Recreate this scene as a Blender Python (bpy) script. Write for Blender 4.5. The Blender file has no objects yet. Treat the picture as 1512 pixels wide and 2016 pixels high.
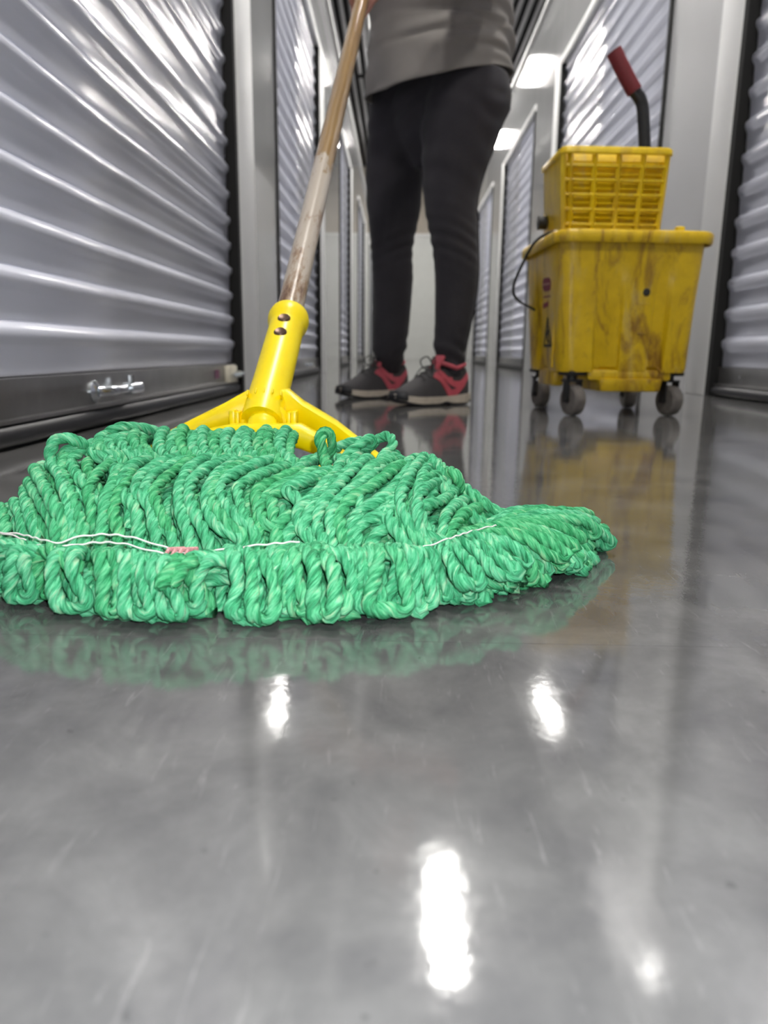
import bpy, bmesh, math, random
import numpy as np
from mathutils import Vector, Matrix

random.seed(7)
rng = np.random.default_rng(11)
scene = bpy.context.scene
COL = scene.collection

# ------------------------------------------------------------------ camera
cam_data = bpy.data.cameras.new('camera')
cam = bpy.data.objects.new('camera', cam_data)
COL.objects.link(cam)
cam_data.sensor_fit = 'AUTO'
cam_data.sensor_width = 36.0
cam_data.lens = 25.357
cam_data.clip_start = 0.01
cam_data.clip_end = 200
_right = Vector((0.99967, 0.0199, 0.0110)).normalized()
_fwd = Vector((-0.0171, 0.9762, -0.2161))
_fwd = (_fwd - _right * _fwd.dot(_right)).normalized()
_up = _right.cross(_fwd)
_m = Matrix((_right, _up, -_fwd)).transposed().to_4x4()
_m.translation = Vector((0, 0, 0.16))
cam.matrix_world = _m
cam_data.dof.use_dof = True
cam_data.dof.focus_distance = 0.56
cam_data.dof.aperture_fstop = 7.5
scene.camera = cam

# ------------------------------------------------------------------ world, exposure
world = bpy.data.worlds.new('world')
scene.world = world
world.use_nodes = True
world.node_tree.nodes['Background'].inputs[0].default_value = (0.75, 0.8, 0.9, 1)
world.node_tree.nodes['Background'].inputs[1].default_value = 0.02
scene.view_settings.view_transform = 'Standard'
scene.view_settings.look = 'None'
scene.view_settings.exposure = 0.9
scene.view_settings.gamma = 1.0
scene.view_settings.use_curve_mapping = False
scene.cycles.use_denoising = True
scene.cycles.sample_clamp_indirect = 6.0
scene.cycles.max_bounces = 10
scene.cycles.glossy_bounces = 6
scene.cycles.diffuse_bounces = 5
LAMP_POWER = 112.0
# the phone's own cool flash lamp, a few centimetres from its lens
flash = bpy.data.lights.new('phone_flash', 'POINT')
flash.energy = 5.4
flash.shadow_soft_size = 0.006
flash.color = (0.93, 0.96, 1.0)
flash_o = bpy.data.objects.new('phone_flash', flash)
COL.objects.link(flash_o)
flash_o.location = (0.02, -0.012, 0.195)

# ------------------------------------------------------------------ helpers
def link(o, parent=None):
    COL.objects.link(o)
    if parent is not None:
        o.parent = parent
    return o

def tag(o, label=None, cat=None, group=None, kind=None):
    if label: o['label'] = label
    if cat: o['category'] = cat
    if group: o['group'] = group
    if kind: o['kind'] = kind
    return o

def empty(name, loc=(0, 0, 0), rz=0.0, parent=None):
    o = bpy.data.objects.new(name, None)
    o.empty_display_size = 0.05
    link(o, parent)
    o.location = loc
    o.rotation_euler = (0, 0, rz)
    return o

def make(name, verts, faces, mat, parent=None, smooth=False, uv=None):
    me = bpy.data.meshes.new(name)
    me.from_pydata([tuple(v) for v in verts], [], [tuple(f) for f in faces])
    me.materials.append(mat)
    if smooth:
        me.polygons.foreach_set('use_smooth', [True] * len(me.polygons))
    me.update()
    return link(bpy.data.objects.new(name, me), parent)

class MB:
    """collects shapes into one mesh"""
    def __init__(self):
        self.v = []; self.f = []
    def add(self, verts, faces):
        n = len(self.v)
        self.v += [tuple(map(float, p)) for p in verts]
        self.f += [tuple(i + n for i in f) for f in faces]
        return self
    def box(self, c, s, rot=None, bev=0.0, taper=None):
        bm = bmesh.new()
        bmesh.ops.create_cube(bm, size=1.0)
        for v in bm.verts:
            v.co = Vector((v.co.x * s[0], v.co.y * s[1], v.co.z * s[2]))
            if taper and v.co.z > 0:
                v.co.x *= taper; v.co.y *= taper
        if bev > 0:
            bmesh.ops.bevel(bm, geom=bm.edges[:], offset=bev, segments=2, affect='EDGES', profile=0.5)
        M = Matrix.Translation(Vector(c)) @ (rot.to_4x4() if rot is not None else Matrix.Identity(4))
        bm.verts.index_update()
        vs = [M @ v.co for v in bm.verts]
        fs = [[v.index for v in f.verts] for f in bm.faces]
        bm.free()
        return self.add(vs, fs)
    def tube(self, pts, r, n=12, cap=True, flat=1.0):
        v, f = sweep(pts, r, n, cap, flat)
        return self.add(v, f)
    def lathe(self, profile, n=24, M=None):
        vs = []; fs = []
        k = len(profile)
        for i in range(n):
            a = 2 * math.pi * i / n
            for (r, z) in profile:
                p = Vector((r * math.cos(a), r * math.sin(a), z))
                vs.append(M @ p if M is not None else p)
        for i in range(n):
            j = (i + 1) % n
            for q in range(k - 1):
                fs.append((i * k + q, j * k + q, j * k + q + 1, i * k + q + 1))
        return self.add(vs, fs)
    def build(self, name, mat, parent=None, smooth=True, angle=35):
        o = make(name, self.v, self.f, mat, parent)
        bm = bmesh.new(); bm.from_mesh(o.data)
        bmesh.ops.remove_doubles(bm, verts=bm.verts[:], dist=1e-6)
        bmesh.ops.recalc_face_normals(bm, faces=bm.faces[:])
        bm.to_mesh(o.data); bm.free()
        if smooth:
            shade(o, angle)
        return o

def shade(o, angle=35):
    me = o.data
    me.polygons.foreach_set('use_smooth', [True] * len(me.polygons))
    bm = bmesh.new(); bm.from_mesh(me)
    lim = math.radians(angle)
    for e in bm.edges:
        if len(e.link_faces) == 2:
            e.smooth = e.calc_face_angle(0.0) < lim
    bm.to_mesh(me); bm.free()

def frames(pts):
    P = np.asarray(pts, float)
    T = np.gradient(P, axis=0)
    T /= np.linalg.norm(T, axis=1)[:, None] + 1e-12
    N = np.zeros_like(P)
    a = np.array([0, 0, 1.0]) if abs(T[0][2]) < 0.9 else np.array([1.0, 0, 0])
    n = a - T[0] * a.dot(T[0]); n /= np.linalg.norm(n)
    for i in range(len(P)):
        n = n - T[i] * n.dot(T[i]); n /= np.linalg.norm(n) + 1e-12
        N[i] = n
    return P, T, N, np.cross(T, N)

def sweep(pts, r, n=12, cap=True, flat=1.0):
    P, T, N, B = frames(pts)
    R = np.full(len(P), r, float) if np.isscalar(r) else np.asarray(r, float)
    a = np.linspace(0, 2 * math.pi, n, endpoint=False)
    V = (P[:, None, :] + R[:, None, None] * (np.cos(a)[None, :, None] * N[:, None, :] + flat * np.sin(a)[None, :, None] * B[:, None, :]))
    m = len(P)
    F = []
    for i in range(m - 1):
        for j in range(n):
            k = (j + 1) % n
            F.append((i * n + j, i * n + k, (i + 1) * n + k, (i + 1) * n + j))
    V = V.reshape(-1, 3)
    if cap:
        F.append(tuple(reversed(range(n))))
        F.append(tuple((m - 1) * n + j for j in range(n)))
    return V, F

def spline(ctrl, step):
    """Catmull-Rom through control points, resampled evenly"""
    C = np.asarray(ctrl, float)
    C = np.vstack([2 * C[0] - C[1], C, 2 * C[-1] - C[-2]])
    out = []
    for i in range(1, len(C) - 2):
        p0, p1, p2, p3 = C[i - 1], C[i], C[i + 1], C[i + 2]
        t = np.linspace(0, 1, 24, endpoint=False)[:, None]
        out.append(0.5 * ((2 * p1) + (-p0 + p2) * t + (2 * p0 - 5 * p1 + 4 * p2 - p3) * t ** 2 + (-p0 + 3 * p1 - 3 * p2 + p3) * t ** 3))
    out.append(C[-2][None, :])
    D = np.vstack(out)
    L = np.concatenate([[0], np.cumsum(np.linalg.norm(np.diff(D, axis=0), axis=1))])
    n = max(6, int(L[-1] / step))
    s = np.linspace(0, L[-1], n)
    return np.stack([np.interp(s, L, D[:, k]) for k in range(3)], 1)

# ------------------------------------------------------------------ materials
class NT:
    def __init__(self, name):
        self.m = bpy.data.materials.new(name)
        self.m.use_nodes = True
        self.t = self.m.node_tree
        self.b = self.t.nodes['Principled BSDF']
    def n(self, kind, **kw):
        nd = self.t.nodes.new(kind)
        for k, v in kw.items():
            if k.startswith('i_'):
                key = k[2:]
                nd.inputs[int(key) if key.isdigit() else key.replace('_', ' ')].default_value = v
            else:
                setattr(nd, k, v)
        return nd
    def l(self, a, b):
        self.t.links.new(a, b)
    def ramp(self, src, stops):
        r = self.n('ShaderNodeValToRGB')
        el = r.color_ramp.elements
        while len(el) < len(stops):
            el.new(0.5)
        for e, (p, c) in zip(el, stops):
            e.position = p
            e.color = c if len(c) == 4 else (*c, 1)
        self.l(src, r.inputs[0])
        return r.outputs[0]
    def noise(self, scale, detail=4, rough=0.55, vec=None, dist=0.0):
        nd = self.n('ShaderNodeTexNoise')
        nd.inputs['Scale'].default_value = scale
        nd.inputs['Detail'].default_value = detail
        nd.inputs['Roughness'].default_value = rough
        nd.inputs['Distortion'].default_value = dist
        if vec is not None:
            self.l(vec, nd.inputs['Vector'])
        return nd.outputs['Fac']
    def pos(self, scale=(1, 1, 1), kind='Object'):
        tc = self.n('ShaderNodeTexCoord')
        mp = self.n('ShaderNodeMapping')
        mp.inputs['Scale'].default_value = scale
        self.l(tc.outputs[kind], mp.inputs['Vector'])
        return mp.outputs['Vector']
    def mix(self, fac, a, b):
        m = self.n('ShaderNodeMix', data_type='RGBA')
        for s, x in ((m.inputs[0], fac), (m.inputs[6], a), (m.inputs[7], b)):
            if hasattr(x, 'is_output'):
                self.l(x, s)
            else:
                s.default_value = x if not isinstance(x, tuple) or len(x) == 4 else (*x, 1)
        return m.outputs[2]
    def math(self, op, a, b=0.0):
        m = self.n('ShaderNodeMath', operation=op)
        for s, x in ((m.inputs[0], a), (m.inputs[1], b)):
            if hasattr(x, 'is_output'):
                self.l(x, s)
            else:
                s.default_value = x
        return m.outputs[0]
    def bump(self, h, strength=0.2, dist=0.01):
        b = self.n('ShaderNodeBump')
        b.inputs['Strength'].default_value = strength
        b.inputs['Distance'].default_value = dist
        self.l(h, b.inputs['Height'])
        self.l(b.outputs[0], self.b.inputs['Normal'])
    def set(self, **kw):
        for k, v in kw.items():
            s = self.b.inputs[k.replace('_', ' ')]
            if hasattr(v, 'is_output'):
                self.l(v, s)
            else:
                s.default_value = (*v, 1) if isinstance(v, tuple) and len(v) == 3 and len(s.default_value) == 4 else v
        return self

def simple(name, col, rough=0.5, metal=0.0, var=0.08, scale=30, bump=0.0):
    t = NT(name)
    f = t.noise(scale, vec=t.pos())
    lo = tuple(c * (1 - var) for c in col); hi = tuple(min(1, c * (1 + var)) for c in col)
    t.set(Base_Color=t.ramp(f, [(0.3, lo), (0.7, hi)]), Roughness=rough, Metallic=metal)
    if bump:
        t.bump(f, bump, 0.002)
    return t.m

MAT = {}
# white enamelled steel: glossy paint with a faint waviness
def white_steel(name, col, rough, wav=0.02, spec=0.5):
    t = NT(name)
    v = t.pos()
    f = t.noise(3.0, 3, vec=v)
    t.set(Base_Color=t.ramp(f, [(0.3, tuple(c * 0.95 for c in col)), (0.7, col)]),
          Roughness=rough, Specular_IOR_Level=spec)
    if wav: t.bump(f, wav, 0.02)
    return t.m
MAT['panel'] = white_steel('white_panel_paint', (0.42, 0.42, 0.42), 0.06, 0.008)
MAT['satin'] = white_steel('satin_panel_paint', (0.50, 0.50, 0.50), 0.42)
MAT['slat'] = white_steel('white_door_paint', (0.69, 0.705, 0.79), 0.18, 0.0, 0.28)
MAT['trim'] = white_steel('grey_trim_paint', (0.78, 0.78, 0.765), 0.5, 0.0, 0.3)
MAT['alu'] = simple('brushed_aluminium', (0.27, 0.265, 0.26), 0.28, 0.9, 0.15, 12)
MAT['chrome'] = simple('zinc_plated_steel', (0.62, 0.65, 0.68), 0.18, 1.0, 0.1, 40)
MAT['rubber'] = simple('black_rubber', (0.008, 0.008, 0.010), 0.45, 0.0, 0.2, 20)
MAT['dark'] = simple('dark_track', (0.004, 0.004, 0.004), 0.9)
MAT['cream'] = simple('cream_plastic', (0.62, 0.58, 0.46), 0.5)
MAT['purple'] = simple('purple_label', (0.16, 0.05, 0.10), 0.6)
MAT['deck'] = simple('shaded_roof_deck', (0.03, 0.03, 0.032), 0.7)  # near-black colour stands in for shade in the deck's recesses
MAT['deckrib'] = simple('pale_roof_rib', (0.62, 0.62, 0.64), 0.4)
MAT['pipe'] = simple('white_pipe_paint', (0.8, 0.8, 0.8), 0.3)
MAT['endwall'] = simple('pale_end_wall_paint', (0.60, 0.61, 0.58), 0.35, 0, 0.03, 4)
MAT['beige'] = simple('beige_board', (0.45, 0.40, 0.33), 0.6, 0, 0.1, 4)
MAT['housing'] = simple('lamp_housing', (0.7, 0.7, 0.7), 0.4)
t = NT('lamp_diffuser'); t.set(Base_Color=(0.9, 0.9, 0.9), Emission_Color=(1.0, 0.97, 0.93), Emission_Strength=LAMP_POWER); MAT['lamp'] = t.m

# polished concrete
t = NT('polished_concrete')
v = t.pos()
cloud = t.noise(2.2, 6, 0.6, v, 0.6)
mott = t.noise(14.0, 8, 0.65, v, 0.3)
fine = t.noise(160.0, 4, 0.6, v)
vs = t.pos((40, 5, 1))
scr = t.noise(6.0, 5, 0.7, vs, 0.8)
base = t.mix(0.55, t.ramp(cloud, [(0.3, (0.062, 0.062, 0.064)), (0.7, (0.122, 0.120, 0.116))]), t.ramp(mott, [(0.32, (0.052, 0.052, 0.054)), (0.5, (0.105, 0.104, 0.101)), (0.70, (0.175, 0.172, 0.167))]))
base = t.mix(t.ramp(scr, [(0.60, (0, 0, 0)), (0.72, (0.35, 0.35, 0.35))]), base, (0.24, 0.235, 0.228))
spk = t.ramp(t.noise(120.0, 2, 0.5, v), [(0.24, (0.6, 0.6, 0.6)), (0.28, (0, 0, 0))])
base = t.mix(spk, base, (0.05, 0.05, 0.05))
rough = t.mix(0.5, t.ramp(mott, [(0.3, (0.035,) * 3), (0.75, (0.11,) * 3)]), t.ramp(fine, [(0.3, (0.035,) * 3), (0.7, (0.11,) * 3)]))
t.set(Base_Color=base, Roughness=rough, IOR=1.7, Specular_IOR_Level=0.5)
med = t.noise(95.0, 4, 0.6, t.pos((1.0, 0.7, 1)))
t.bump(t.math('ADD', t.math('ADD', t.math('MULTIPLY', mott, 0.5), t.math('MULTIPLY', med, 0.16)), t.math('MULTIPLY', fine, 0.02)), 0.08, 0.004)
MAT['floor'] = t.m

# mop yarn: streaks run along the plies (uv: around, along)
def yarn(name, dark, mid, light, fleck):
    t = NT(name)
    uvn = t.n('ShaderNodeUVMap'); uvn.uv_map = 'uv'
    oi = t.n('ShaderNodeObjectInfo')
    add = t.n('ShaderNodeVectorMath', operation='ADD')
    comb = t.n('ShaderNodeCombineXYZ')
    t.l(t.math('MULTIPLY', oi.outputs['Random'], 37.0), comb.inputs['Z'])
    t.l(uvn.outputs[0], add.inputs[0]); t.l(comb.outputs[0], add.inputs[1])
    mp = t.n('ShaderNodeMapping'); mp.inputs['Scale'].default_value = (4.5, 60, 1)
    t.l(add.outputs[0], mp.inputs['Vector'])
    mp2 = t.n('ShaderNodeMapping'); mp2.inputs['Scale'].default_value = (22, 60, 1)
    t.l(add.outputs[0], mp2.inputs['Vector'])
    patch = t.noise(1.6, 3, 0.6, mp.outputs[0])
    fib = t.noise(2.0, 4, 0.7, mp2.outputs[0])
    col = t.ramp(patch, [(0.33, dark), (0.45, mid), (0.58, light), (0.70, fleck)])
    col = t.mix(0.4, col, t.ramp(fib, [(0.38, dark), (0.60, light)]))
    tint = t.ramp(oi.outputs['Random'], [(0.0, (0.72, 0.86, 0.66)), (0.5, (1, 1, 1)), (1.0, (1.0, 1.0, 1.0))])
    mm = t.n('ShaderNodeMix', data_type='RGBA'); mm.blend_type = 'MULTIPLY'; mm.inputs[0].default_value = 0.8
    t.l(col, mm.inputs[6]); t.l(tint, mm.inputs[7]); col = mm.outputs[2]
    t.set(Base_Color=col, Roughness=0.85, Specular_IOR_Level=0.2)
    t.bump(fib, 0.5, 0.0012)
    return t.m
MAT['yarn'] = yarn('green_yarn', (0.005, 0.14, 0.047), (0.032, 0.37, 0.155), (0.18, 0.63, 0.35), (0.52, 0.75, 0.48))
MAT['thread'] = simple('white_thread', (0.75, 0.72, 0.70), 0.8)
MAT['pinklabel'] = simple('pink_woven_label', (0.62, 0.30, 0.30), 0.9, 0, 0.35, 900)
t = NT('yellow_plastic'); f = t.noise(18, 5, vec=t.pos())
t.set(Base_Color=t.ramp(f, [(0.3, (0.88, 0.66, 0.0)), (0.7, (0.93, 0.73, 0.0))]), Roughness=0.33, Subsurface_Weight=0.0)
MAT['yellow'] = t.m
MAT['rivet'] = simple('brown_rivet', (0.10, 0.055, 0.035), 0.35, 0.6)
# mop handle: varnished pole, worn and whitish towards the socket
t = NT('worn_pole')
v = t.pos((60, 60, 2.5))
gr = t.noise(3.0, 5, 0.6, v)
wood = t.ramp(gr, [(0.3, (0.20, 0.112, 0.030)), (0.7, (0.295, 0.175, 0.054))])
tc = t.n('ShaderNodeTexCoord'); sx = t.n('ShaderNodeSeparateXYZ'); t.l(tc.outputs['Object'], sx.inputs[0])
blot = t.noise(1.0, 6, 0.65, t.pos((55, 55, 16)))
wz = t.math('ADD', t.math('MULTIPLY', sx.outputs['Z'], -0.95), t.math('MULTIPLY', blot, 0.9))
worn = t.ramp(wz, [(-0.40 + 0.0, (0, 0, 0)), (0.0, (0, 0, 0)), (0.06, (1, 1, 1))])
pale = t.ramp(t.math('ADD', blot, t.math('MULTIPLY', sx.outputs['Z'], 0.40)), [(0.41, (0.11, 0.05, 0.02)), (0.49, (0.28, 0.19, 0.12)), (0.58, (0.44, 0.38, 0.31))])
t.set(Base_Color=t.mix(worn, wood, pale), Roughness=0.3, Coat_Weight=0.3, Coat_Roughness=0.2)
t.bump(blot, 0.15, 0.002)
MAT['pole'] = t.m
# bucket plastic with brown grime
def grimy(name, c1, c2, stain, amount):
    t = NT(name)
    v = t.pos((9, 9, 2.6))
    f = t.noise(1.6, 7, 0.68, v, 1.0)
    g = t.noise(30, 5, 0.6, t.pos())
    col = t.ramp(g, [(0.3, c1), (0.7, c2)])
    st = t.ramp(f, [(0.49, (0, 0, 0)), (0.64, (amount,) * 3)])
    col = t.mix(st, col, stain)
    pl = t.ramp(t.noise(2.0, 5, 0.6, t.pos((10, 10, 2)), 0.8), [(0.56, (0, 0, 0)), (0.72, (0.4, 0.4, 0.4))])
    col = t.mix(pl, col, (0.55, 0.43, 0.20))
    t.set(Base_Color=col, Roughness=t.ramp(g, [(0.3, (0.28,) * 3), (0.7, (0.42,) * 3)]))
    return t.m
MAT['bucket'] = grimy('bucket_yellow', (0.58, 0.37, 0.003), (0.72, 0.48, 0.005), (0.22, 0.10, 0.012), 0.9)
MAT['wringer'] = grimy('wringer_yellow', (0.70, 0.47, 0.003), (0.80, 0.56, 0.005), (0.38, 0.19, 0.01), 0.45)
MAT['wheel'] = simple('grey_wheel_rubber', (0.14, 0.125, 0.11), 0.6, 0, 0.2, 60)
MAT['black'] = simple('black_plastic', (0.012, 0.012, 0.012), 0.4)
MAT['grip'] = simple('red_rubber_grip', (0.16, 0.012, 0.016), 0.55, 0, 0.15, 300, 0.1)
MAT['wire'] = simple('black_wire', (0.01, 0.01, 0.01), 0.4)
MAT['redlogo'] = simple('red_badge', (0.20, 0.012, 0.03), 0.5)
MAT['palelogo'] = simple('pale_badge_line', (0.45, 0.20, 0.16), 0.5)
MAT['caution'] = simple('dark_caution_print', (0.02, 0.02, 0.018), 0.6)
# clothing
t = NT('charcoal_denim')
fine = t.noise(500, 3, 0.6, t.pos()); cl = t.noise(9, 4, 0.6, t.pos())
t.set(Base_Color=t.mix(0.4, t.ramp(cl, [(0.3, (0.022, 0.020, 0.024)), (0.7, (0.036, 0.033, 0.038))]), t.ramp(fine, [(0.3, (0.016, 0.015, 0.018)), (0.7, (0.048, 0.045, 0.050))])), Roughness=0.8, Specular_IOR_Level=0.2, Sheen_Weight=0.1)
t.bump(fine, 0.2, 0.001); MAT['denim'] = t.m
t = NT('grey_jersey')
fine = t.noise(600, 3, 0.6, t.pos()); cl = t.noise(6, 4, 0.6, t.pos())
t.set(Base_Color=t.ramp(cl, [(0.3, (0.175, 0.162, 0.148)), (0.7, (0.215, 0.200, 0.184))]), Roughness=0.9, Specular_IOR_Level=0.2, Sheen_Weight=0.1)
t.bump(fine, 0.15, 0.001); MAT['jersey'] = t.m
t = NT('skin'); f = t.noise(40, 4, vec=t.pos())
t.set(Base_Color=t.ramp(f, [(0.3, (0.36, 0.15, 0.105)), (0.7, (0.48, 0.22, 0.16))]), Roughness=0.5, Subsurface_Weight=0.08, Subsurface_Radius=(0.01, 0.004, 0.002))
MAT['skin'] = t.m
MAT['hair'] = simple('brown_hair', (0.035, 0.02, 0.012), 0.5, 0, 0.4, 80)
MAT['eye'] = simple('eye_white', (0.7, 0.68, 0.65), 0.2)
MAT['iris'] = simple('dark_iris', (0.03, 0.02, 0.015), 0.2)
MAT['lip'] = simple('lip', (0.38, 0.12, 0.11), 0.45)
MAT['mesh_upper'] = simple('grey_shoe_mesh', (0.045, 0.042, 0.044), 0.8, 0, 0.3, 700, 0.3)
MAT['pink'] = simple('pink_overlay', (0.44, 0.07, 0.095), 0.5, 0, 0.1, 60)
MAT['sole'] = simple('cream_midsole', (0.52, 0.46, 0.38), 0.6, 0, 0.12, 60)
MAT['outsole'] = simple('black_outsole', (0.012, 0.012, 0.015), 0.6)
MAT['lace'] = simple('dark_lace', (0.055, 0.053, 0.052), 0.85, 0, 0.3, 900)

# ------------------------------------------------------------------ room shell
XL, XR = -0.61, 1.27           # corridor faces of the two walls
DL, DR = -0.645, 1.305           # door curtains, set back from them
TOPL, TOPR = 2.85, 3.15        # wall tops
HEADL, HEADR = 2.30, 2.42      # door heads
Y_END = 20.5

fl = empty('floor'); tag(fl, 'grey polished concrete floor with mirror gloss', 'floor', kind='structure')
def slab(y0, y1):
    MB().box((0.35, (y0 + y1) / 2, -0.05), (9.0, y1 - y0, 0.1)).build('slab', MAT['floor'], fl, smooth=False)
slab(-8.0, 0.38375); slab(0.38425, Y_END + 1.5)
MB().box((0.35, 6.5, -0.13), (9.0, 30.0, 0.05)).build('subfloor', MAT['dark'], fl, smooth=False)

# corrugated door slat: profile in (out, up), swept along the door
def slat_mesh(length, pitch, side, mat, key, cache={}):
    if (key, round(length, 3)) in cache:
        return cache[(key, round(length, 3))]
    d = 0.014
    prof = [(0.0, 0.0), (0.001, 0.05), (0.0025, 0.30), (0.003, 0.52), (0.006, 0.60), (d * 0.85, 0.68), (d, 0.74), (d, 0.84), (d * 0.85, 0.89), (0.004, 0.955), (0.0, 1.0)]
    vs = []; fs = []
    n = len(prof)
    for y in (0.0, length):
        for (o, u) in prof:
            vs.append((side * o, y, u * pitch))
        for (o, u) in reversed(prof):
            vs.append((side * (o - 0.003), y, u * pitch))
    m = 2 * n
    for i in range(m):
        j = (i + 1) % m
        fs.append((i, j, m + j, m + i))
    fs.append(tuple(range(m))); fs.append(tuple(reversed(range(m, 2 * m))))
    me = bpy.data.meshes.new('slat')
    me.from_pydata(vs, [], fs)
    me.materials.append(mat)
    bm = bmesh.new(); bm.from_mesh(me)
    bmesh.ops.recalc_face_normals(bm, faces=bm.faces[:])
    bm.to_mesh(me); bm.free()
    me.polygons.foreach_set('use_smooth', [len(p.vertices) == 4 for p in me.polygons])
    cache[(key, round(length, 3))] = me
    return me

def rollup_door(num, side, y0, y1, label):
    """side +1: on the left wall (faces +x); -1: on the right wall"""
    X = DL if side > 0 else DR
    pitch = 0.0895 if side > 0 else 0.1145
    head = HEADL if side > 0 else HEADR
    zb = 0.040 if side > 0 else 0.043
    root = empty('door_%d' % num, (X, y0, 0)); tag(root, label, 'door', kind='structure')
    gap = 0.058
    L = y1 - y0 - 2 * gap
    z = zb + 0.074
    k = 0
    while z < head + 0.02:
        o = bpy.data.objects.new('slat', slat_mesh(L, pitch, side, MAT['slat'], side))
        link(o, root); o.location = (0, gap, z)
        z += pitch; k += 1
    MB().box((side * 0.004, (y1 - y0) / 2, zb + 0.036), (0.022, L, 0.072), bev=0.003).box((side * 0.016, (y1 - y0) / 2, zb + 0.004), (0.02, L, 0.008), bev=0.002).build('bottom_bar', MAT['alu'], root)
    pts = [(side * 0.012, gap, zb * 0.5 + 0.001), (side * 0.012, y1 - y0 - gap, zb * 0.5 + 0.001)]
    MB().tube(pts, zb * 0.5, 16).box((side * -0.008, (y1 - y0) / 2, zb * 0.5), (0.02, L, zb)).build('floor_seal', MAT['rubber'], root)
    for yy in (0.02, y1 - y0 - 0.02):
        MB().box((side * 0.000, yy, head / 2), (0.076, 0.036, head)).build('guide_track', MAT['dark'], root, smooth=False)
    MB().box((-side * 0.06, (y1 - y0) / 2, head / 2), (0.02, y1 - y0, head)).build('backing', MAT['dark'], root, smooth=False)
    return root

left_spans = [(-0.1, 2.89), (3.80, 5.80), (7.75, 9.32), (11.1, 13.0), (15.5, 17.6)]
right_spans = [(0.45, 3.05), (3.87, 6.44), (7.56, 9.62), (10.75, 12.75), (15.0, 17.4)]
names = ['nearest', 'second', 'third', 'fourth', 'farthest']
num = 1
doors = {}
for side, spans, wn in ((1, left_spans, 'left'), (-1, right_spans, 'right')):
    for i, (a, b) in enumerate(spans):
        doors[(side, i)] = rollup_door(num, side, a, b, 'white corrugated roll-up door, %s along the %s wall' % (names[i], wn))
        num += 1

def wall(name, side, spans, top, head, label):
    X = XL if side > 0 else XR
    root = empty(name); tag(root, label, 'wall', kind='structure')
    tw = 0.30 if side > 0 else 0.20        # trim width
    dep = 0.05
    xm = X - side * dep / 2
    edges = [-7.0] + [v for s in spans for v in s] + [Y_END]
    for k in range(0, len(edges), 2):
        a, b = edges[k], edges[k + 1]
        ta = 0.0 if k == 0 else min(tw, (b - a) / 3)
        tb = 0.0
        MB().box((xm - side * 0.006, (a + ta + b - tb) / 2, top / 2), (dep, b - tb - a - ta - 0.004, top)).build('pillar_panel', MAT['panel' if side > 0 or a > 3.5 else 'satin'], root, smooth=False)
        for (u, w) in ((a + ta / 2, ta), (b - tb / 2, tb)):
            if w > 0:
                MB().box((xm, u, top / 2 if False else head / 2 + 0.03), (dep + 0.012, w, head + 0.06), bev=0.004).build('jamb_trim', MAT['trim'], root)
                MB().box((xm - side * 0.006, u, (top + head + 0.06) / 2), (dep, w - 0.004, top - head - 0.06)).build('header_panel', MAT['panel' if side > 0 or a > 3.5 else 'satin'], root, smooth=False)
    for (a, b) in spans:
        n = 2
        for q in range(n):
            u0 = a + (b - a) * q / n; u1 = a + (b - a) * (q + 1) / n
            MB().box((xm - side * 0.006, (u0 + u1) / 2, (top + head + 0.06) / 2), (dep, u1 - u0 - 0.003, top - head - 0.06)).build('header_panel', MAT['panel'], root, smooth=False)
        MB().box((xm, (a + b) / 2, head + 0.03), (dep + 0.012, b - a - 0.004, 0.06), bev=0.004).build('head_trim', MAT['trim'], root)
    MB().box((xm, (Y_END - 7) / 2, top + 0.025), (dep + 0.03, Y_END + 7, 0.05), bev=0.006).build('top_rail', MAT['trim'], root)
    return root
wall('wall_left', 1, left_spans, TOPL, HEADL, 'white panelled storage wall with roll-up doors on the mop handle side')
wall('wall_right', -1, right_spans, TOPR, HEADR, 'white panelled storage wall with roll-up doors behind the yellow bucket')

wb = empty('wall_back', (0, Y_END, 0)); tag(wb, 'pale end wall closing the corridor behind the person', 'wall', kind='structure')
MB().box((0.33, 0.06, 1.6), (2.2, 0.1, 3.2)).build('panel', MAT['endwall'], wb, smooth=False)
MB().box((0.33, 0.04, 3.24), (2.2, 0.12, 0.08), bev=0.01).build('cap_rail', MAT['trim'], wb)
MB().box((0.33, 0.12, 4.1), (6.0, 0.1, 1.7)).build('upper_board', MAT['beige'], wb, smooth=False)
wf = tag(MB().box((0.33, -5.2, 2.5), (6.9, 0.1, 5.0)).build('wall_front', MAT['endwall'], None, smooth=False), 'pale wall closing the corridor behind the camera', 'wall', kind='structure')

# ceiling: pale ribs along the corridor, recess shade between them painted dark
ce = empty('ceiling', (0, 0, 5.0)); tag(ce, 'open roof deck with pale metal ribs and recess shade painted dark', 'ceiling', kind='structure')
MB().box((0.33, 6.7, 0.06), (8.0, 28.2, 0.05)).build('deck', MAT['deck'], ce, smooth=False)
rib_me = None
for i in range(44):
    x = -2.75 + i * 0.142
    if rib_me is None:
        o = MB().box((0, 6.7, 0), (0.06, 28.0, 0.07), bev=0.008).build('rib', MAT['deckrib'], ce); rib_me = o.data
    else:
        o = link(bpy.data.objects.new('rib', rib_me), ce)
    o.location = (x, 0, 0)

def outer(name, x, label):
    tag(MB().box((x, 6.7, 2.5), (0.1, 28.0, 5.0)).build(name, MAT['deck'], None, smooth=False), label, 'wall', kind='structure')
outer('wall_outer_left', -3.1, 'dark outer building wall beyond the storage units by the mop')
outer('wall_outer_right', 3.75, 'dark outer building wall beyond the storage units by the bucket')

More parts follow.
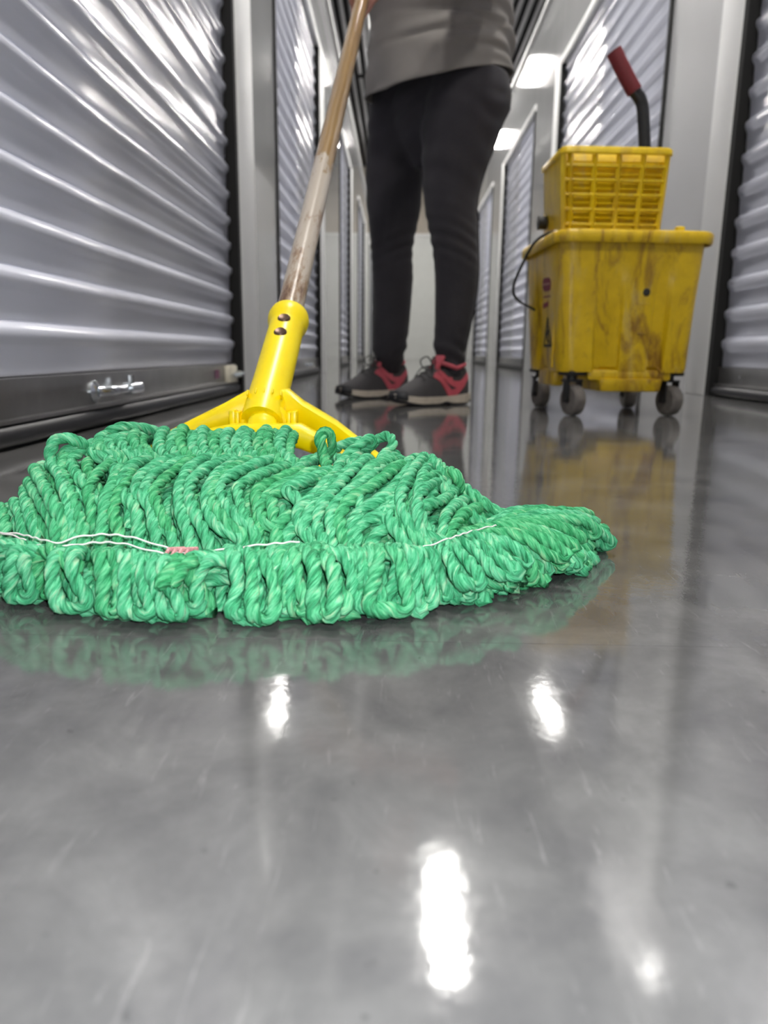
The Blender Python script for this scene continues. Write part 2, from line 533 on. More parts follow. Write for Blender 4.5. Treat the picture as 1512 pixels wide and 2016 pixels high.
# ceiling lights
lamp_ys = [-2.3, 1.6, 5.5, 9.4, 13.3, 17.2]
lamp_words = ['behind the camera', 'above the mop', 'ahead of the person', 'fourth along the corridor', 'fifth along the corridor', 'nearest the end wall']
def ceiling_light():
    r = empty('ceiling_light')
    MB().box((0, 0, 0.045), (0.20, 1.28, 0.07), bev=0.008).build('housing', MAT['housing'], r)
    MB().box((0, 0, 0.0), (0.16, 1.22, 0.03), bev=0.010).build('diffuser', MAT['lamp'], r)
    for y in (-0.5, 0.5):
        MB().tube([(0, y, 0.07), (0, y, 0.22)], 0.006, 8).build('hanger', MAT['chrome'], r)
    return r
first = ceiling_light()
for i, y in enumerate(lamp_ys):
    if i == 0:
        r = first
    else:
        r = first.copy(); link(r)
        for c in first.children:
            d = c.copy(); link(d, r)
    r.location = (0.47 if i == 2 else 0.37, y, 4.73)
    tag(r, 'long white strip light under the roof, %s' % lamp_words[i], 'light', 'strip lights along the corridor')

# hanging white pipe with black clamps
pp = empty('overhead_pipe', (-0.5, 0, 4.6)); tag(pp, 'white overhead pipe with black clamps running along the corridor', 'pipe')
MB().tube([(0, 2.0, 0), (0, Y_END, 0)], 0.045, 16).build('pipe_run', MAT['pipe'], pp)
for y in (5.0, 9.0, 13.0, 17.0):
    MB().tube([(-0.22, y, -0.05), (0.22, y, -0.05)], 0.03, 10).tube([(0, y, 0), (0, y, 0.36)], 0.012, 8).build('clamp', MAT['black'], pp)

# ------------------------------------------------------------------ door hardware
def bolt(door, y, z, side, scale=1.0):
    """zinc stud with a flange, a knob along the bar and a nut"""
    s = scale
    b = MB()
    R = Matrix.Rotation(math.pi / 2 * side, 4, 'Y')
    b.lathe([(0.0, 0.0), (0.019 * s, 0.0), (0.019 * s, 0.004 * s), (0.012 * s, 0.009 * s), (0.009 * s, 0.010 * s), (0.0, 0.010 * s)], 20, Matrix.Translation((side * 0.014, y, z)) @ R)
    o = b.build('bolt', MAT['chrome'], door)
    c = MB().tube([(side * 0.022, y, z), (side * 0.035, y + 0.02 * s, z), (side * 0.038, y + 0.07 * s, z), (side * 0.038, y + 0.11 * s, z + 0.001)], [0.009 * s, 0.009 * s, 0.008 * s, 0.008 * s], 12)
    c.tube([(side * 0.038, y + 0.105 * s, z), (side * 0.038, y + 0.165 * s, z)], 0.012 * s, 14)
    c.tube([(side * 0.038, y + 0.125 * s, z + 0.005), (side * 0.038, y + 0.125 * s, z + 0.024 * s)], 0.006 * s, 10)
    c.build('shank', MAT['chrome'], o)
d1 = doors[(1, 0)]
y00 = left_spans[0][0]
bolt(d1, 1.50 - y00, 0.074, 1, 1.2)
bk = MB().box((0.022, 2.72 - y00, 0.075), (0.02, 0.13, 0.062), bev=0.004).build('lock_plate', MAT['cream'], d1)
MB().tube([(0.036, 2.70 - y00, 0.072), (0.036, 2.885 - y00, 0.074)], 0.006, 10).tube([(0.036, 2.80 - y00, 0.073), (0.036, 2.82 - y00, 0.073)], 0.013, 8).tube([(0.036, 2.73 - y00, 0.073), (0.036, 2.74 - y00, 0.073)], 0.012, 8).build('slide_bolt', MAT['chrome'], bk)
MB().box((0.016, 2.54 - y00, 0.080), (0.003, 0.05, 0.03)).build('label_sticker', MAT['purple'], d1)
# latch on the upper curtain next to the jamb
MB().box((0.022, 2.74 - y00, 1.50), (0.016, 0.10, 0.05), bev=0.003).tube([(0.035, 2.68 - y00, 1.54), (0.035, 2.84 - y00, 1.44)], 0.008, 10).build('latch', MAT['rivet'], d1)
d2 = doors[(1, 1)]
bolt(d2, 5.0 - left_spans[1][0], 0.07, 1)
for key, y in (((-1, 0), 2.80), ((-1, 2), 9.0)):
    d = doors[key]
    y0 = right_spans[key[1]][0]
    MB().lathe([(0, 0), (0.012, 0), (0.010, 0.006), (0, 0.008)], 14, Matrix.Translation((-0.008, y - y0, 0.083)) @ Matrix.Rotation(-math.pi / 2, 4, 'Y')).build('bolt', MAT['chrome'], d)

# strand centre lines in metres
MIDDLE = [[[-0.2773,0.5202,0.0546],[-0.2567,0.4877,0.0475],[-0.24,0.4649,0.0402]],[[-0.2788,0.5342,0.0613],[-0.2444,0.4825,0.0524],[-0.2238,0.4575,0.0417]],[[-0.2786,0.5458,0.0664],[-0.2389,0.4838,0.0576],[-0.219,0.4592,0.0427]],[[-0.2671,0.5444,0.0727],[-0.237,0.4944,0.0617],[-0.2134,0.4567,0.0406]],[[-0.2925,0.5145,0.0433],[-0.2842,0.5013,0.0403],[-0.2725,0.4812,0.0342]],[[-0.3105,0.5154,0.0397],[-0.2995,0.502,0.0361],[-0.2887,0.4852,0.0311]],[[-0.281,0.5137,0.049],[-0.2683,0.4935,0.0442],[-0.2529,0.4715,0.0377]],[[-0.2463,0.5683,0.0796],[-0.2466,0.5445,0.073],[-0.2273,0.5076,0.066],[-0.212,0.4919,0.06]],[[-0.2234,0.5505,0.0736],[-0.2204,0.5181,0.068],[-0.2151,0.4916,0.06],[-0.206,0.4735,0.0514]],[[-0.262,0.5621,0.0782],[-0.2462,0.5212,0.069],[-0.2218,0.4851,0.0576],[-0.2074,0.4614,0.0437]],[[-0.2081,0.5358,0.071],[-0.2026,0.5024,0.0636],[-0.1998,0.4783,0.054],[-0.1948,0.4593,0.0417]],[[-0.1968,0.531,0.07],[-0.1929,0.4998,0.0624],[-0.1891,0.4746,0.0514],[-0.182,0.4594,0.0411]],[[-0.1928,0.5601,0.0754],[-0.1971,0.5287,0.0696],[-0.1904,0.4967,0.0612],[-0.1769,0.4755,0.0514],[-0.1698,0.4602,0.0411]],[[-0.1752,0.5618,0.0754],[-0.1821,0.5235,0.0684],[-0.1778,0.4945,0.06],[-0.1658,0.4754,0.0509],[-0.1563,0.4569,0.0381]],[[-0.1654,0.5628,0.0754],[-0.1737,0.5221,0.068],[-0.1709,0.4919,0.0588],[-0.1587,0.4725,0.0489],[-0.1482,0.4554,0.0365]],[[-0.1595,0.5633,0.0754],[-0.1663,0.5175,0.067],[-0.1648,0.4893,0.0576],[-0.1563,0.4686,0.0463],[-0.1448,0.455,0.036]],[[-0.1489,0.5643,0.0754],[-0.1538,0.5292,0.069],[-0.1492,0.4935,0.0588],[-0.1418,0.4736,0.0489],[-0.1342,0.4529,0.035]],[[-0.1338,0.5658,0.0754],[-0.1433,0.5195,0.067],[-0.1421,0.491,0.0576],[-0.1322,0.4722,0.0476],[-0.1227,0.4536,0.035]],[[-0.1246,0.5641,0.0746],[-0.1293,0.5156,0.066],[-0.1268,0.4835,0.054],[-0.1156,0.4674,0.0437],[-0.1036,0.4581,0.0365]],[[-0.112,0.5679,0.0754],[-0.1249,0.521,0.067],[-0.1233,0.4894,0.0564],[-0.112,0.4696,0.045],[-0.1,0.4604,0.0381]],[[-0.098,0.5692,0.0754],[-0.1172,0.5216,0.067],[-0.1155,0.493,0.0576],[-0.1042,0.472,0.0463],[-0.0936,0.4622,0.0391]],[[-0.0834,0.5582,0.0728],[-0.1059,0.5138,0.0648],[-0.1061,0.4907,0.0564],[-0.0984,0.4685,0.0437],[-0.094,0.4608,0.0381]],[[-0.0736,0.5441,0.0704],[-0.0933,0.5029,0.0607],[-0.0948,0.4812,0.0514],[-0.0904,0.4653,0.0411]],[[-0.0631,0.5403,0.0696],[-0.0847,0.5062,0.0617],[-0.0891,0.4843,0.053],[-0.0852,0.4733,0.0463],[-0.0781,0.4722,0.0453],[-0.0747,0.4817,0.0509]],[[-0.0508,0.5497,0.071],[-0.0665,0.5184,0.0653],[-0.0735,0.5017,0.0598],[-0.0664,0.4878,0.054],[-0.0685,0.4744,0.0463],[-0.0706,0.4622,0.0381]],[[-0.0543,0.5377,0.069],[-0.0779,0.5021,0.06],[-0.0821,0.4821,0.0514],[-0.0781,0.4625,0.0386]],[[-0.0464,0.5441,0.07],[-0.0568,0.4973,0.0576],[-0.0634,0.4811,0.0501],[-0.06,0.4672,0.0411],[-0.0524,0.4563,0.0344]],[[-0.0359,0.551,0.071],[-0.0477,0.5077,0.0612],[-0.0565,0.4816,0.0501],[-0.0563,0.4674,0.0411],[-0.0496,0.4554,0.034]],[[-0.0192,0.5767,0.0754],[-0.034,0.5339,0.068],[-0.0472,0.4903,0.0545],[-0.0506,0.4716,0.0437],[-0.0457,0.4556,0.034]],[[-0.0334,0.5123,0.0624],[-0.0255,0.4883,0.0527],[-0.0273,0.4712,0.0424],[-0.0311,0.4576,0.0344]],[[-0.0087,0.5664,0.073],[-0.0222,0.5244,0.066],[-0.0353,0.4971,0.0569],[-0.0417,0.4804,0.0489],[-0.0392,0.4587,0.035]],[[0.0034,0.5635,0.0724],[-0.0123,0.519,0.0641],[-0.028,0.4952,0.0559],[-0.0373,0.4765,0.0463],[-0.0331,0.4574,0.0344]],[[0.0084,0.5513,0.0704],[-0.006,0.503,0.0583],[-0.0204,0.4854,0.0509],[-0.0308,0.4729,0.0437]],[[0.0119,0.5433,0.069],[-0.0009,0.4936,0.0545],[-0.0198,0.4736,0.0437],[-0.0265,0.4578,0.0344]],[[-0.0028,0.5783,0.0754],[-0.0181,0.5466,0.07],[-0.0297,0.5126,0.0624]],[[0.0127,0.5272,0.066],[0.0034,0.4987,0.0564],[0.009,0.4755,0.0437],[0.0177,0.461,0.0343]],[[0.0208,0.5838,0.0749],[0.0078,0.5191,0.0636],[0.007,0.4883,0.0514],[0.02,0.4687,0.0364],[0.0297,0.4571,0.0286]],[[0.0306,0.6138,0.0694],[0.0209,0.5342,0.0649],[0.0175,0.489,0.0514],[0.0215,0.4765,0.0401],[0.035,0.4779,0.0321]],[[-0.0156,0.4788,0.0468],[-0.0079,0.4776,0.0458],[-0.006,0.4714,0.0417],[-0.0149,0.4618,0.0356]],[[-0.0003,0.5149,0.0624],[-0.0054,0.4874,0.0514],[-0.0016,0.4709,0.0411],[0.007,0.4588,0.034]],[[0.0355,0.6235,0.0662],[0.0523,0.5904,0.0502],[0.0735,0.5693,0.0378],[0.092,0.5652,0.029]],[[0.0255,0.5629,0.0659],[0.0438,0.5479,0.0488],[0.0584,0.5335,0.0374],[0.0689,0.5293,0.0315]],[[0.0456,0.5996,0.0557],[0.0263,0.532,0.0584],[0.0149,0.4995,0.0564],[0.0132,0.4799,0.0463]],[[0.0528,0.5913,0.05],[0.0346,0.5264,0.0503],[0.022,0.4945,0.0495],[0.0226,0.4776,0.0398]],[[0.0438,0.6256,0.0602],[0.0582,0.5835,0.046],[0.0842,0.5715,0.0332]],[[0.0568,0.5684,0.0448],[0.041,0.518,0.0434],[0.0313,0.4887,0.039]],[[0.0375,0.5946,0.0608],[0.0216,0.532,0.0633],[0.0124,0.5056,0.0588]],[[0.0642,0.5596,0.0406],[0.0485,0.5164,0.0382],[0.0354,0.4847,0.0346]],[[0.0832,0.5643,0.0323],[0.094,0.5671,0.0285],[0.0961,0.5599,0.0278]],[[0.0751,0.5652,0.0362],[0.0871,0.5623,0.0304],[0.0925,0.5572,0.0275]]]
HEADROW = [[[-0.1786,0.5582,0.0743],[-0.1918,0.5778,0.0807],[-0.1993,0.5993,0.0863],[-0.2137,0.655,0.087],[-0.2223,0.69,0.0802]],[[-0.1702,0.5589,0.0743],[-0.1832,0.5787,0.0807],[-0.1888,0.6005,0.0863],[-0.2,0.655,0.0853],[-0.2079,0.69,0.0784]],[[-0.1618,0.5597,0.0743],[-0.1746,0.5795,0.0807],[-0.1826,0.6012,0.0863],[-0.1959,0.655,0.0886],[-0.2036,0.69,0.0819]],[[-0.1534,0.5605,0.0743],[-0.1659,0.5804,0.0807],[-0.1707,0.6025,0.0863],[-0.1795,0.655,0.0865],[-0.1863,0.69,0.0797]],[[-0.145,0.5613,0.0743],[-0.1572,0.5813,0.0807],[-0.1651,0.6031,0.0863],[-0.1769,0.655,0.0884],[-0.1835,0.69,0.0817]],[[-0.1365,0.5621,0.0743],[-0.1486,0.5822,0.0807],[-0.1539,0.6044,0.0863],[-0.1619,0.655,0.0853],[-0.1677,0.69,0.0784]],[[-0.1281,0.5629,0.0743],[-0.1399,0.5831,0.0807],[-0.1457,0.6053,0.0863],[-0.1537,0.655,0.0873],[-0.1591,0.69,0.0805]],[[-0.1196,0.5637,0.0743],[-0.1311,0.584,0.0807],[-0.135,0.6065,0.0863],[-0.14,0.655,0.0879],[-0.1446,0.69,0.0812]],[[-0.1111,0.5645,0.0743],[-0.1224,0.5849,0.0807],[-0.1287,0.6073,0.0863],[-0.1361,0.655,0.0861],[-0.1405,0.69,0.0793]],[[-0.1026,0.5653,0.0743],[-0.1136,0.5858,0.0807],[-0.1167,0.6086,0.0863],[-0.1196,0.655,0.0896],[-0.1231,0.69,0.0829]],[[-0.094,0.5661,0.0743],[-0.1048,0.5867,0.0807],[-0.111,0.6093,0.0863],[-0.1171,0.655,0.0873],[-0.1205,0.69,0.0805]],[[-0.0855,0.5669,0.0743],[-0.096,0.5876,0.0807],[-0.0995,0.6106,0.0863],[-0.102,0.655,0.0894],[-0.1046,0.69,0.0827]],[[-0.1887,0.5597,0.0751],[-0.2054,0.5715,0.0793],[-0.2199,0.5945,0.0858],[-0.2326,0.64,0.0865],[-0.2366,0.68,0.0801]],[[-0.1967,0.5598,0.0754],[-0.2136,0.5692,0.0789],[-0.2281,0.5889,0.0846],[-0.2437,0.64,0.0845],[-0.2484,0.68,0.078]],[[-0.2061,0.5614,0.0762],[-0.222,0.567,0.0785],[-0.235,0.5815,0.083],[-0.2545,0.64,0.0817],[-0.2598,0.68,0.075]],[[-0.2157,0.5622,0.0768],[-0.2302,0.5662,0.0785],[-0.2418,0.5787,0.0824],[-0.2632,0.64,0.0806],[-0.2691,0.68,0.0739]],[[-0.2228,0.5598,0.0762],[-0.2364,0.5611,0.0771],[-0.2467,0.5702,0.0802],[-0.2727,0.64,0.0769],[-0.2791,0.68,0.0699]]]
SPECIAL = [[[-0.2466,0.5869,0.0846],[-0.2542,0.62,0.0875],[-0.2438,0.625,0.0933],[-0.23,0.64,0.0924],[-0.2187,0.66,0.0845],[-0.2166,0.69,0.0773]],[[-0.2454,0.5732,0.081],[-0.2421,0.6,0.0848],[-0.2321,0.62,0.087],[-0.225,0.65,0.08]],[[-0.2481,0.57,0.0818],[-0.2521,0.56,0.0895],[-0.2608,0.555,0.0923],[-0.266,0.55,0.0881],[-0.2661,0.545,0.0778],[-0.2553,0.53,0.0674],[-0.2292,0.4963,0.0622],[-0.2095,0.4854,0.0574],[-0.1968,0.4767,0.053],[-0.1892,0.4649,0.0453]],[[-0.2458,0.5783,0.0824],[-0.2262,0.557,0.0754],[-0.2019,0.5146,0.067],[-0.1856,0.4878,0.0576],[-0.1793,0.4719,0.0494],[-0.179,0.4625,0.0432]],[[-0.249,0.565,0.0792],[-0.2567,0.56,0.0826],[-0.262,0.555,0.078],[-0.2598,0.545,0.0688]],[[-0.2739,0.56,0.0702],[-0.2789,0.555,0.0689],[-0.2788,0.545,0.0606],[-0.2508,0.4933,0.0555]],[[-0.0472,0.5223,0.066],[-0.058,0.575,0.0751],[-0.0621,0.58,0.0888],[-0.0613,0.585,0.0952],[-0.0564,0.59,0.0948],[-0.054,0.595,0.0862],[-0.0562,0.6,0.0736]],[[-0.0486,0.5382,0.069],[-0.0432,0.585,0.0739],[-0.0324,0.6,0.0834],[-0.0243,0.61,0.0883],[-0.0219,0.615,0.0842],[-0.0303,0.61,0.076],[-0.037,0.5678,0.0736]],[[-0.036,0.62,0.0688],[-0.0238,0.62,0.0792],[-0.0151,0.62,0.0881],[-0.0072,0.615,0.0896],[-0.0035,0.605,0.0848],[-0.0085,0.6,0.0777],[-0.0146,0.5745,0.0746]],[[-0.079,0.5356,0.069],[-0.078,0.61,0.0684],[-0.0626,0.63,0.072],[-0.0507,0.65,0.0768],[-0.0361,0.66,0.0804],[-0.0284,0.665,0.0808]],[[-0.0768,0.5474,0.071],[-0.068,0.61,0.0699],[-0.0537,0.62,0.0699],[-0.0368,0.5638,0.073]],[[0.0065,0.5536,0.0708],[0.0112,0.6,0.0711],[0.0204,0.6,0.0751],[0.0294,0.59,0.0737],[0.0354,0.575,0.0661],[0.0416,0.565,0.0564],[0.042,0.545,0.0494]],[[0.016,0.5556,0.071],[0.022,0.595,0.0729],[0.0285,0.59,0.0741],[0.0266,0.58,0.0672]],[[0.039,0.6056,0.0611],[0.044,0.57,0.067],[0.0486,0.565,0.063],[0.0509,0.5774,0.0492]],[[-0.0089,0.575,0.0746],[-0.0017,0.61,0.0747],[0.0009,0.605,0.0715],[-0.0026,0.554,0.071]],[[-0.0026,0.554,0.071],[0.0035,0.605,0.0703],[0.0078,0.6,0.0681],[0.0057,0.5428,0.069]]]
